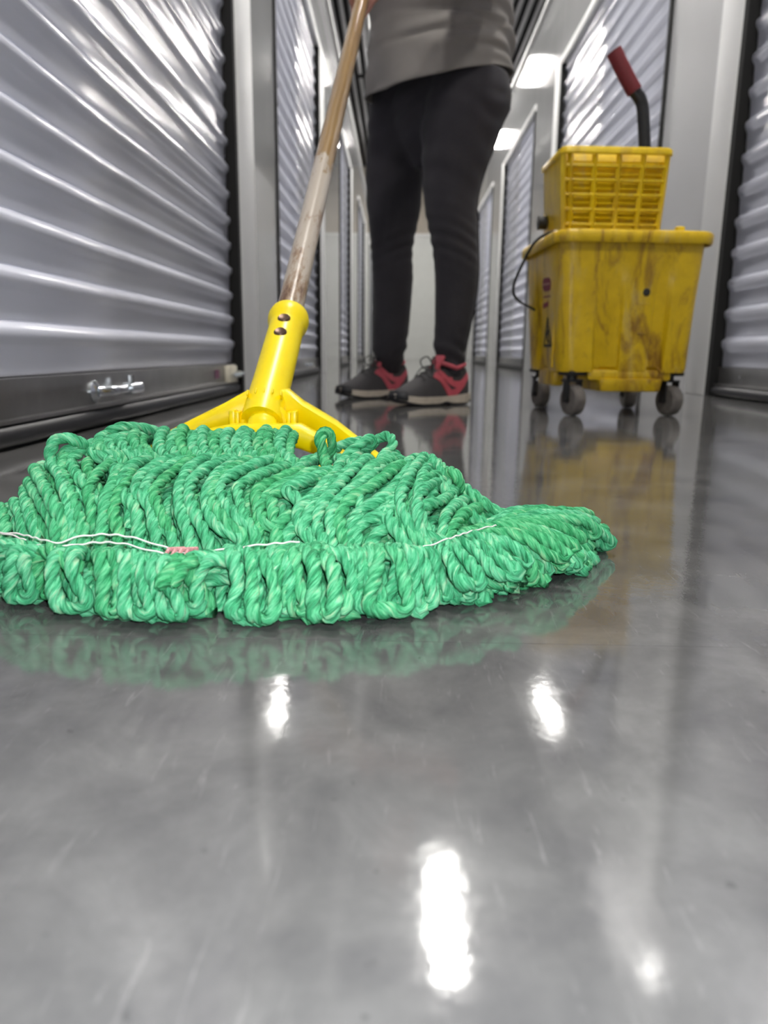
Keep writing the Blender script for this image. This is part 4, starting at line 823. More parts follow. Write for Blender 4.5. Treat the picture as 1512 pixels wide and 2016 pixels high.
for j in range(nR):
    fs.append((m + j, m + (j + 1) % nR, (j + 1) % nR, j))
tub = MB().add(vs, fs).build('tub', MAT['bucket'], bucket, angle=40)
# lower middle of the tub and the drain trough below it
MB().box((0.02, -0.02, 0.108), (0.225, 0.29, 0.03), bev=0.008).build('tub_base', MAT['bucket'], tub)
MB().box((0.022, -0.02, 0.082), (0.162, 0.30, 0.034), bev=0.006, taper=1.04).build('drain_trough', MAT['bucket'], tub)
MB().box((-0.145, 0.0, 0.10), (0.03, 0.16, 0.05), bev=0.008).build('side_foot', MAT['bucket'], tub)
# rolled rim
def rrect(hx, hy, c, z, n=8):
    out = []
    for k, (sx, sy) in enumerate(((1, -1), (1, 1), (-1, 1), (-1, -1))):
        for q in range(n + 1):
            a = math.radians([-90, 0, 90, 180][k] + 90 * q / n)
            out.append((sx * (hx - c) + c * math.cos(a), sy * (hy - c) + c * math.sin(a), z))
    return out
prof = [(0.186, 0.445), (0.186, 0.462), (0.194, 0.466), (0.204, 0.464), (0.208, 0.458), (0.208, 0.438), (0.205, 0.434), (0.202, 0.436), (0.201, 0.446), (0.186, 0.445)]
rr = [rrect(h, h + 0.002, 0.055, z) for (h, z) in prof]
n2 = len(rr[0]); vs = [p for r in rr for p in r]; fs = []
for i in range(len(rr) - 1):
    for j in range(n2):
        k = (j + 1) % n2
        fs.append((i * n2 + j, i * n2 + k, (i + 1) * n2 + k, (i + 1) * n2 + j))
rim = MB().add(vs, fs).build('rim', MAT['bucket'], bucket, angle=50)
for x, y in ((-0.165, -0.135), (0.115, -0.17)):
    MB().box((x, y, 0.470), (0.022, 0.02, 0.018), bev=0.004).build('rim_lug', MAT['wringer'], rim)
# dirt hole and moulded marks on the front
MB().lathe([(0, 0.003), (0.006, 0.003), (0.009, 0.001), (0.010, -0.002), (0, -0.002)], 16, Matrix.Translation((0.040, -0.181, 0.318)) @ Matrix.Rotation(math.radians(90), 4, 'X')).build('plug_hole', MAT['caution'], tub)
mk = MB()
for z, w in ((0.36, 0.05), (0.29, 0.028), (0.215, 0.025)):
    mk.box((0.040, -0.1815 + (0.36 - z) * 0.06, z), (w, 0.003, 0.004), bev=0.001)
mk.build('moulded_mark', MAT['bucket'], tub)
# side print: red badge, text lines and a caution triangle
sx_ = -0.1815
def side_x(z): return -(0.171 + (z - 0.115) * 0.0534) - 0.0012
def sprint(name, poly, mat, par):
    vs = [(side_x(z), y, z) for (y, z) in poly] + [(side_x(z) + 0.002, y, z) for (y, z) in poly]
    n = len(poly)
    fs = [tuple(range(n)), tuple(reversed(range(n, 2 * n)))] + [(i, (i + 1) % n, n + (i + 1) % n, n + i) for i in range(n)]
    return MB().add(vs, fs).build(name, mat, par, smooth=False)
by, bz = -0.045, 0.345
badge = sprint('badge', [(by + 0.042 * (abs(math.cos(a)) ** 0.6) * math.copysign(1, math.cos(a)), bz + 0.018 * (abs(math.sin(a)) ** 0.6) * math.copysign(1, math.sin(a)) + 0.004 * math.cos(a)) for a in np.linspace(0, 2 * math.pi, 24, endpoint=False)], MAT['redlogo'], tub)
badge['label'] = 'faded red rounded badge on the side'
bl = sprint('badge_line', [(by - 0.034, bz - 0.003), (by + 0.034, bz), (by + 0.034, bz + 0.005), (by - 0.034, bz + 0.002)], MAT['palelogo'], badge); bl.location = (-0.0012, 0, 0)
sprint('print_line', [(by - 0.04, 0.310), (by + 0.03, 0.312), (by + 0.03, 0.316), (by - 0.04, 0.314)], MAT['redlogo'], tub)
sprint('print_line', [(by - 0.02, 0.288), (by + 0.034, 0.284), (by + 0.034, 0.297), (by - 0.02, 0.300)], MAT['redlogo'], tub)
ty, z0, z1 = -0.055, 0.183, 0.256
tri = MB()
def seg(p, q_, w):
    d = np.array(q_) - np.array(p); d /= np.linalg.norm(d); nn = np.array([-d[1], d[0]]) * w
    poly = [np.array(p) - nn, np.array(q_) - nn, np.array(q_) + nn, np.array(p) + nn]
    vs = [(side_x(z), y, z) for (y, z) in poly] + [(side_x(z) + 0.002, y, z) for (y, z) in poly]
    tri.add(vs, [(0, 1, 2, 3), (7, 6, 5, 4), (0, 1, 5, 4), (1, 2, 6, 5), (2, 3, 7, 6), (3, 0, 4, 7)])
seg((ty - 0.036, z0), (ty, z1), 0.003); seg((ty, z1), (ty + 0.036, z0), 0.003); seg((ty - 0.036, z0), (ty + 0.036, z0), 0.004)
seg((ty - 0.004, z0 + 0.042), (ty + 0.004, z0 + 0.018), 0.005); seg((ty + 0.004, z0 + 0.018), (ty - 0.014, z0 + 0.008), 0.003); seg((ty, z0 + 0.035), (ty + 0.014, z0 + 0.03), 0.002); seg((ty - 0.006, z0 + 0.046), (ty - 0.006, z0 + 0.052), 0.004)
tri.build('caution_triangle', MAT['caution'], tub, smooth=False)
MB().box((-0.176, -0.115, 0.20), (0.006, 0.006, 0.15), bev=0.002).build('side_rib', MAT['bucket'], tub)
# wire bail hanging on the mop side
MB().tube(spline([(-0.168, -0.125, 0.470), (-0.195, -0.10, 0.470), (-0.224, -0.05, 0.452), (-0.244, 0.0, 0.40), (-0.258, 0.03, 0.345), (-0.240, 0.055, 0.312), (-0.180, 0.08, 0.285)], 0.006), 0.0038, 10).build('bail_wire', MAT['wire'], bucket)

def caster(x, y, yaw):
    c = empty('caster', (x - BX, y - BY, 0), yaw, bucket)
    MB().lathe([(0, -0.016), (0.018, -0.016), (0.034, -0.0165), (0.040, -0.012), (0.041, 0), (0.040, 0.012), (0.034, 0.0165), (0.018, 0.016), (0, 0.016)], 28, Matrix.Translation((0, 0, 0.041)) @ Matrix.Rotation(math.radians(90), 4, 'Y')).build('wheel', MAT['wheel'], c)
    f = MB()
    for s in (-1, 1):
        f.box((s * 0.0205, 0.004, 0.062), (0.003, 0.026, 0.056), bev=0.001)
    f.box((0, 0.008, 0.092), (0.046, 0.038, 0.006), bev=0.002)
    f.tube([(0, 0.01, 0.092), (0, 0.01, 0.122)], 0.014, 14)
    f.tube([(-0.026, 0, 0.041), (0.026, 0, 0.041)], 0.006, 10)
    f.build('fork', MAT['black'], c)
    MB().box((0, 0.008, 0.112), (0.055, 0.055, 0.012), bev=0.003).build('mount_plate', MAT['black'], c)
caster(0.456, 1.965, 0.35); caster(0.728, 1.985, 0.30); caster(0.448, 2.265, 0.15); caster(0.722, 2.262, -0.1)

# ------------------------------------------------------------------ wringer sitting on the bucket rim
WX, WY = 0.528, 2.05
wr = empty('wringer', (WX, WY, 0.395), 0.05); tag(wr, 'yellow lattice mop wringer sitting on top of the bucket', 'wringer')
zt, zb_ = 0.655 - 0.395, 0.0
def wx(z, s):   # half width at height z
    return s * (0.118 + 0.016 * (z / zt))
yf, yb = -0.105, 0.095
def wall_panel(p):   # thin tapering shell panels
    return p
shell = MB()
def quad_prism(a, b, c, d, nrm, th):
    n = np.array(nrm, float); n /= np.linalg.norm(n)
    P = [np.array(v, float) for v in (a, b, c, d)]
    shell.add([*P, *[p - n * th for p in P]], [(0, 1, 2, 3), (7, 6, 5, 4), (0, 1, 5, 4), (1, 2, 6, 5), (2, 3, 7, 6), (3, 0, 4, 7)])
for s in (-1, 1):
    quad_prism((wx(0, s), yf, 0), (wx(0, s), yb, 0), (wx(zt, s), yb, zt), (wx(zt, s), yf, zt), (s, 0, 0), 0.005)
quad_prism((-0.118, yb, 0), (0.118, yb, 0), (0.134, yb, zt), (-0.134, yb, zt), (0, 1, 0), 0.005)
quad_prism((-0.113, yf + 0.055, 0), (0.113, yf + 0.055, 0), (0.129, yf + 0.055, zt), (-0.129, yf + 0.055, zt), (0, -1, 0), 0.004)
quad_prism((-0.118, yf, 0.0), (0.118, yf, 0.0), (0.118, yb, 0.0), (-0.118, yb, 0.0), (0, 0, -1), 0.005)
shell.build('body', MAT['wringer'], wr, smooth=False)
rp = [rrect(h, h2, 0.02, z, 5) for (h, h2, z) in ((0.130, 0.100, zt - 0.006), (0.130, 0.100, zt + 0.004), (0.137, 0.107, zt + 0.006), (0.141, 0.111, zt + 0.001), (0.141, 0.111, zt - 0.010), (0.136, 0.106, zt - 0.012), (0.130, 0.100, zt - 0.006))]
n2 = len(rp[0]); vs = [(p[0], p[1] - 0.005, p[2]) for r in rp for p in r]; fs = []
for i in range(len(rp) - 1):
    for j in range(n2):
        k = (j + 1) % n2
        fs.append((i * n2 + j, i * n2 + k, (i + 1) * n2 + k, (i + 1) * n2 + j))
MB().add(vs, fs).build('rim', MAT['wringer'], wr, angle=50)
for u in (-0.99, -0.86, -0.40, 0.06, 0.52, 0.97):
    b = MB()
    pts = [(wx(0, 1) * u, yf + 0.006, 0.0), (wx(zt, 1) * u, yf + 0.006, zt - 0.006)]
    b.add(*sweep(pts, 0.0075, 4, True, 1.3)); b.build('upright', MAT['wringer'], wr, smooth=False)
rows = [0.650, 0.6185, 0.5855, 0.5515, 0.5165, 0.4815, 0.4465]
for zz in rows[1:]:
    z = zz - 0.395
    MB().box((0, yf + 0.005, z), (2 * wx(z, 1), 0.011, 0.007), bev=0.0015).build('crossbar', MAT['wringer'], wr)
for zz in rows[:-1]:
    z = zz - 0.395 - 0.010
    MB().box((0, yf + 0.018, z), (2 * wx(z, 1) - 0.012, 0.003, 0.024), rot=Matrix.Rotation(math.radians(-35), 3, 'X')).build('louvre', MAT['wringer'], wr, smooth=False)
MB().tube([(-0.128, 0.06, 0.115), (-0.150, 0.06, 0.115)], 0.018, 16).build('pivot_knob', MAT['black'], wr)
lv = MB().tube(spline([(0.112, 0.0, 0.20), (0.108, 0.0, 0.27), (0.098, 0.0, 0.35), (0.088, 0.0, 0.40), (0.066, 0.0, 0.428), (0.055, 0.0, 0.442)], 0.006), 0.0155, 16)
lv.build('lever', MAT['black'], wr)
MB().tube(spline([(0.068, 0.0, 0.425), (0.052, 0.0, 0.447), (0.028, 0.0, 0.483), (0.010, 0.0, 0.512), (0.006, 0, 0.518)], 0.005), 0.0195, 18).build('grip', MAT['grip'], wr)['label'] = 'dark red rubber grip'

# ------------------------------------------------------------------ person
person = empty('person', (0.08, 2.48, 0)); tag(person, 'person in grey shirt, charcoal jeans and pink-trimmed shoes holding the mop', 'person')
PO = np.array([0.08, 2.48, 0.0])

def loft(secs, n=28, rz=0.0, p=2.0):
    """secs: (cx, cy, cz, hx, hy); closed tube of super-ellipses in level planes"""
    vs = []; fs = []
    for s in secs:
        cx, cy, cz, hx, hy = s[:5]
        r = s[5] if len(s) > 5 else rz
        for j in range(n):
            a = 2 * math.pi * j / n
            x = hx * math.copysign(abs(math.cos(a)) ** (2 / p), math.cos(a)); y = hy * math.copysign(abs(math.sin(a)) ** (2 / p), math.sin(a))
            vs.append((cx + x * math.cos(r) - y * math.sin(r), cy + x * math.sin(r) + y * math.cos(r), cz))
    m = len(secs)
    for i in range(m - 1):
        for j in range(n):
            k = (j + 1) % n
            fs.append((i * n + j, i * n + k, (i + 1) * n + k, (i + 1) * n + j))
    fs.append(tuple(range(n))); fs.append(tuple((m - 1) * n + j for j in range(n)))
    return vs, fs

def ball(c, r, n=16):
    vs = []; fs = []
    r = (r, r, r) if np.isscalar(r) else r
    for i in range(n + 1):
        th = math.pi * i / n
        for j in range(n):
            a = 2 * math.pi * j / n
            vs.append((c[0] + r[0] * math.sin(th) * math.cos(a), c[1] + r[1] * math.sin(th) * math.sin(a), c[2] - r[2] * math.cos(th)))
    for i in range(n):
        for j in range(n):
            k = (j + 1) % n
            fs.append((i * n + j, i * n + k, (i + 1) * n + k, (i + 1) * n + j))
    return vs, fs

def fuse(name, shapes, voxel, smooth_it, mat, parent, origin, deform=None, factor=0.5):
    """overlapping shapes melted into one continuous skin"""
    b = MB()
    for v, f in shapes:
        b.add([np.array(p) - origin for p in v], f)
    o = b.build('tmp', mat, None, smooth=False)
    md = o.modifiers.new('r', 'REMESH'); md.mode = 'VOXEL'; md.voxel_size = voxel
    ms = o.modifiers.new('s', 'SMOOTH'); ms.iterations = smooth_it; ms.factor = factor
    dg = bpy.context.evaluated_depsgraph_get()
    me = bpy.data.meshes.new_from_object(o.evaluated_get(dg))
    old = o.data
    bpy.data.objects.remove(o); bpy.data.meshes.remove(old)
    me.name = name
    if len(me.materials) == 0: me.materials.append(mat)
    n = len(me.vertices)
    co = np.zeros(n * 3, np.float32); me.vertices.foreach_get('co', co); co = co.reshape(-1, 3).astype(float)
    if deform is not None:
        no = np.zeros(n * 3, np.float32); me.vertices.foreach_get('normal', no); no = no.reshape(-1, 3)
        co = deform(co + origin, no) - origin
        me.vertices.foreach_set('co', co.astype(np.float32).ravel())
    me.polygons.foreach_set('use_smooth', [True] * len(me.polygons))
    me.update()
    return link(bpy.data.objects.new(name, me), parent)

# legs: centre x, y, height and half width of the trouser leg
LEG_R = [(-0.002, 2.560, 0.995, 0.114), (-0.005, 2.565, 0.955, 0.105), (-0.012, 2.570, 0.878, 0.100), (-0.016, 2.575, 0.828, 0.098), (-0.022, 2.580, 0.758, 0.096), (-0.024, 2.590, 0.686, 0.095), (-0.024, 2.600, 0.624, 0.090), (-0.028, 2.610, 0.541, 0.076), (-0.029, 2.620, 0.496, 0.071), (-0.025, 2.630, 0.415, 0.072), (-0.025, 2.640, 0.312, 0.066), (-0.029, 2.640, 0.253, 0.066), (-0.034, 2.640, 0.177, 0.061), (-0.034, 2.642, 0.140, 0.053), (-0.030, 2.655, 0.112, 0.044), (-0.028, 2.664, 0.085, 0.034)]
LEG_L = [(0.198, 2.420, 0.979, 0.122), (0.198, 2.420, 0.924, 0.134), (0.195, 2.420, 0.885, 0.134), (0.182, 2.410, 0.839, 0.125), (0.172, 2.400, 0.774, 0.112), (0.161, 2.390, 0.709, 0.098), (0.154, 2.380, 0.645, 0.087), (0.154, 2.370, 0.584, 0.080), (0.163, 2.365, 0.531, 0.076), (0.171, 2.360, 0.471, 0.071), (0.176, 2.360, 0.415, 0.069), (0.177, 2.360, 0.368, 0.067), (0.175, 2.360, 0.321, 0.064), (0.169, 2.350, 0.249, 0.057), (0.161, 2.350, 0.177, 0.052), (0.166, 2.348, 0.133, 0.044), (0.167, 2.340, 0.112, 0.041), (0.164, 2.333, 0.085, 0.034)]
def leg(secs, shrink=0.0):
    return loft([(x, y, z, w - shrink, (w - shrink) * (1.02 if z < 0.6 else 0.96)) for (x, y, z, w) in secs], 30)
pelvis = loft([(0.075, 2.50, 0.735, 0.03, 0.03), (0.075, 2.50, 0.775, 0.065, 0.055), (0.085, 2.495, 0.82, 0.12, 0.085), (0.10, 2.49, 0.87, 0.165, 0.105), (0.104, 2.487, 0.93, 0.178, 0.115), (0.106, 2.48, 0.98, 0.165, 0.108), (0.106, 2.475, 1.02, 0.14, 0.09)], 36, -0.63)
def folds(co, no):
    d = np.zeros(len(co))
    x, y, z = co[:, 0], co[:, 1], co[:, 2]
    left = x > 0.065
    zz = z + 0.25 * (x - np.where(left, 0.165, -0.025)) * np.where(left, 1, -1)
    def band(z0, half, freq, amp):
        w = np.exp(-((zz - z0) / half) ** 2)
        g = 0.5 + 0.5 * np.sin(x * 31 + z0 * 40 + y * 17)
        return amp * w * np.sin(zz * freq + 2.0 * np.sin(x * 22 + y * 9)) * (0.4 + 0.6 * g)
    d += band(0.50, 0.075, 165, 0.0026) + band(0.16, 0.05, 130, 0.0032) + band(0.72, 0.10, 75, 0.0022) + band(0.88, 0.06, 90, 0.003)
    return co + no * d[:, None]
jeans = fuse('jeans', [leg(LEG_R), leg(LEG_L), pelvis], 0.0065, 10, MAT['denim'], person, PO, folds)
# side seam of the near leg
sm = [(x + w * 0.985, y - 0.018, z) for (x, y, z, w) in LEG_L[2:-2]]
MB().tube(spline([np.array(p) - PO for p in sm], 0.02), 0.0022, 6).build('side_seam', MAT['denim'], jeans)

# shirt: open tube with folds and a sloping hem
nz, na = 60, 96
vs = []; fs = []
keys = [(0.93, 0.112, 2.460, 0.224, 0.186), (1.03, 0.110, 2.462, 0.2165, 0.176), (1.075, 0.116, 2.465, 0.222, 0.165), (1.125, 0.118, 2.465, 0.215, 0.152), (1.17, 0.110, 2.455, 0.216, 0.145), (1.22, 0.100, 2.44, 0.216, 0.142), (1.30, 0.085, 2.41, 0.212, 0.135), (1.36, 0.075, 2.385, 0.20, 0.118), (1.41, 0.065, 2.365, 0.135, 0.09), (1.44, 0.06, 2.35, 0.075, 0.07)]
K = np.array(keys)
zs_ = np.linspace(0.93, 1.44, nz)
for i, z in enumerate(zs_):
    cx, cy, hx, hy = [np.interp(z, K[:, 0], K[:, q]) for q in range(1, 5)]
    for j in range(na):
        a = 2 * math.pi * j / na
        ca, sa = math.cos(a), math.sin(a)
        w = math.exp(-((z - 1.10) / 0.11) ** 2)
        ff = 0.0085 * w * math.sin(95 * (z + 0.035 * math.sin(a * 2 + 0.6)) + 1.2 * math.sin(3 * a)) * (0.5 + 0.5 * math.sin(a * 2.0 + z * 9))
        ff -= 0.012 * math.exp(-(((z - 1.135 + 0.03 * math.cos(a + 0.7) + 0.006 * math.sin(5 * a)) / 0.007) ** 2)) * (0.5 + 0.5 * math.sin(2 * a + 4.2))
        ff -= 0.009 * math.exp(-(((z - 1.085 - 0.045 * math.cos(a - 0.5)) / 0.008) ** 2)) * (0.5 + 0.5 * math.sin(3 * a + 1.0))
        ff += 0.0045 * math.sin(7 * a + 18 * z) * math.exp(-((z - 0.97) / 0.09) ** 2)
        hem = 0.0
        if z < 1.05:
            zh = np.interp(math.degrees(a), [0, 45, 90, 135, 180, 225, 270, 315, 360], [0.995, 0.975, 0.955, 0.94, 0.925, 0.912, 0.938, 0.978, 0.995])
            hem = (zh - 0.93) * (1.05 - z) / 0.12
        vs.append((cx + (hx + ff) * ca - PO[0], cy + (hy + ff) * sa - PO[1], z + hem))
for i in range(nz - 1):
    for j in range(na):
        k = (j + 1) % na
        fs.append((i * na + j, i * na + k, (i + 1) * na + k, (i + 1) * na + j))
shirt = make('shirt', vs, fs, MAT['jersey'], person, smooth=True)
so = shirt.modifiers.new('thickness', 'SOLIDIFY'); so.thickness = 0.003; so.offset = 1
hemv = MB().tube([Vector(vs[j]) + Vector((0, 0, 0.004)) for j in list(range(na)) + [0]], 0.0028, 8, cap=False)
hemv.build('hem', MAT['jersey'], shirt)

# arms, hand grips, torso, head: one continuous body
U = ax                                    # handle axis
GL = H0 + U * (np.linalg.norm(H1 - H0) - 0.004)      # lower grip
GU = H0 + U * 1.57                                    # upper grip
def limb(pts, rad, n=18):
    P = spline(pts, 0.02)
    L = np.linspace(0, 1, len(P))
    r = np.interp(L, np.linspace(0, 1, len(rad)), rad)
    return sweep(P, r, n)
vdir = np.array([0.05, 1.0, 0.0]); vdir -= U * vdir.dot(U); vdir /= np.linalg.norm(vdir)
wdir = np.cross(U, vdir)
def hand(G, wside):
    """closed fist round the pole: palm on the person's side, fingers over wside, thumb the other way"""
    sh = []
    R0 = 0.0155
    pal = [G + U * s + vdir * (R0 + 0.013) + wdir * wside * 0.010 for s in (-0.012, 0.02, 0.05, 0.078)]
    sh.append(sweep(spline(pal, 0.01), np.interp(np.linspace(0, 1, len(spline(pal, 0.01))), [0, .3, .7, 1], [0.016, 0.021, 0.022, 0.018]), 16, True, 1.0))
    for k, (s, rf, ext) in enumerate(((0.0, 0.0078, 215), (0.021, 0.0086, 235), (0.043, 0.0090, 245), (0.065, 0.0086, 230))):
        pts = []
        for q in range(7):
            a = math.radians(15 + (ext - 15) * q / 6)
            rr = R0 + rf * (1.25 if q == 2 else 1.02)
            pts.append(G + U * (s - 0.004 * q / 6) + vdir * rr * math.cos(a) + wdir * wside * rr * math.sin(a))
        P = spline(pts, 0.004)
        sh.append(sweep(P, np.linspace(rf * 1.05, rf * 0.82, len(P)), 12))
        sh.append(ball(pts[-1], rf * 0.82, 10)); sh.append(ball(pts[2], rf * 1.06, 10))
    pts = []
    for q in range(6):
        a = math.radians(-10 - 165 * q / 5)
        rr = R0 + 0.0095
        pts.append(G + U * (0.045 + 0.04 * min(1, q / 3)) + vdir * rr * math.cos(a) + wdir * wside * rr * math.sin(a))
    P = spline(pts, 0.004)
    sh.append(sweep(P, np.linspace(0.0125, 0.0085, len(P)), 12)); sh.append(ball(pts[-1], 0.0085, 10))
    return sh, pal[1]
hs1, w1 = hand(GL, 1)
hs2, w2 = hand(GU, -1)
SL = np.array([0.215, 2.315, 1.335]); SR = np.array([-0.075, 2.455, 1.335])
EL = np.array([0.175, 2.13, 1.16]); ER = np.array([-0.30, 2.42, 1.235])
W1 = GL + U * 0.045 + vdir * 0.06 + np.array([0.035, 0.01, 0.085]); W2 = GU + U * 0.03 + vdir * 0.06 + np.array([-0.03, 0.01, 0.05])
body = []
body.append(limb([SL, (SL + EL) / 2, EL], [0.052, 0.046, 0.041])); body.append(limb([EL, (EL * 0.6 + W1 * 0.4), W1, w1], [0.041, 0.040, 0.027, 0.020]))
body.append(limb([SR, (SR + ER) / 2, ER], [0.052, 0.046, 0.041])); body.append(limb([ER, (ER * 0.6 + W2 * 0.4), W2, w2], [0.041, 0.040, 0.027, 0.020]))
for e in (SL, SR, EL, ER): body.append(ball(e, 0.05 if e is SL or e is SR else 0.041))
body += hs1 + hs2
body.append(loft([(x, y, z, hx - 0.035, hy - 0.04) for (z, x, y, hx, hy) in keys[1:-1]] + [(0.06, 2.345, 1.43, 0.062, 0.06), (0.045, 2.325, 1.47, 0.052, 0.054), (0.035, 2.305, 1.53, 0.050, 0.054)], 36))
body.append(leg([s for s in LEG_R if s[2] > 0.13], 0.022)); body.append(leg([s for s in LEG_L if s[2] > 0.13], 0.022))
body.append(loft([(x, y, z, hx - 0.05, hy - 0.035) for (x, y, z, hx, hy) in ((0.09, 2.495, 0.82, 0.12, 0.085), (0.10, 2.49, 0.88, 0.165, 0.105), (0.106, 2.485, 1.02, 0.165, 0.11))], 36, -0.63))
# head turned towards the mop
HC = np.array([0.01, 2.265, 1.585]); fd = np.array([-0.35, -0.85, -0.25]); fd /= np.linalg.norm(fd); rt = np.cross(fd, [0, 0, 1]); rt /= np.linalg.norm(rt); upv = np.cross(rt, fd)
body.append(ball(HC + upv * 0.02 - fd * 0.01, (0.076, 0.09, 0.10), 20))
body.append(ball(HC + fd * 0.03 - upv * 0.055, (0.055, 0.058, 0.055), 16))
body.append(sweep([HC + fd * 0.078 + upv * 0.01, HC + fd * 0.10 - upv * 0.022, HC + fd * 0.088 - upv * 0.032], [0.008, 0.014, 0.012], 10))
for s in (-1, 1): body.append(ball(HC + rt * s * 0.077 - fd * 0.005 - upv * 0.01, (0.014, 0.02, 0.03), 12))
for s, A in ((1, (0.163, 2.332)), (-1, (-0.028, 2.664))):
    body.append(loft([(A[0], A[1], 0.05, 0.018, 0.018), (A[0], A[1], 0.10, 0.018, 0.018), (A[0], A[1], 0.15, 0.028, 0.028)], 20))
bd = fuse('body', body, 0.0042, 3, MAT['skin'], person, PO)
for s in (-1, 1):
    e = HC + rt * s * 0.031 + fd * 0.074 + upv * 0.012 - PO
    eo = MB().add(*ball(e, 0.012, 12)).build('eye', MAT['eye'], bd)
    MB().add(*ball(e + fd * 0.0085, 0.0055, 10)).build('iris', MAT['iris'], eo)
MB().tube([HC + fd * 0.082 - upv * 0.058 + rt * 0.024 - PO, HC + fd * 0.091 - upv * 0.056 - PO, HC + fd * 0.082 - upv * 0.058 - rt * 0.024 - PO], [0.003, 0.007, 0.003], 10).build('lips', MAT['lip'], bd)
fuse('hair', [ball(HC + upv * 0.04 - fd * 0.028, (0.088, 0.098, 0.092), 20), ball(HC - fd * 0.075 - upv * 0.03, (0.06, 0.06, 0.085), 16), limb([HC - fd * 0.10 + upv * 0.03, HC - fd * 0.15 - upv * 0.02, HC - fd * 0.13 - upv * 0.12, HC - fd * 0.11 - upv * 0.22], [0.03, 0.035, 0.03, 0.012])], 0.006, 3, MAT['hair'], person, PO)
# short sleeves
for S, E in ((SL, EL), (SR, ER)):
    d = (E - S)
    v, f = sweep(spline([S - PO - d * 0.12, S - PO + d * 0.2, S - PO + d * 0.62], 0.02), 0.063, 20, False)
    sv = make('sleeve', v, f, MAT['jersey'], shirt, smooth=True)
    so = sv.modifiers.new('thickness', 'SOLIDIFY'); so.thickness = 0.003

# ------------------------------------------------------------------ shoes
SHX = [0.0, 0.012, 0.035, 0.065, 0.095, 0.125, 0.155, 0.185, 0.215, 0.245, 0.265, 0.277]
SHW = [0.018, 0.030, 0.036, 0.037, 0.0375, 0.040, 0.044, 0.0475, 0.048, 0.042, 0.031, 0.014]
SHT = [0.103, 0.120, 0.118, 0.112, 0.114, 0.119, 0.104, 0.087, 0.072, 0.058, 0.050, 0.042]
SHB = [0.028, 0.027, 0.025, 0.022, 0.020, 0.019, 0.019, 0.019, 0.020, 0.023, 0.027, 0.030]
def shoe_surf(x, t, off=0.0):
    """t: 0 at the sole on the +y side, pi/2 on top, pi at the sole on the -y side"""
    w = np.interp(x, SHX, SHW) + off; zt = np.interp(x, SHX, SHT) + off; zb = np.interp(x, SHX, SHB)
    c, s = math.cos(t), math.sin(t)
    k = 0.62
    y = w * math.copysign(abs(c) ** k, c) * (1.0 - 0.25 * max(0, s) ** 3)
    z = zb + (zt - zb) * abs(s) ** 0.85
    return (x, y, z)
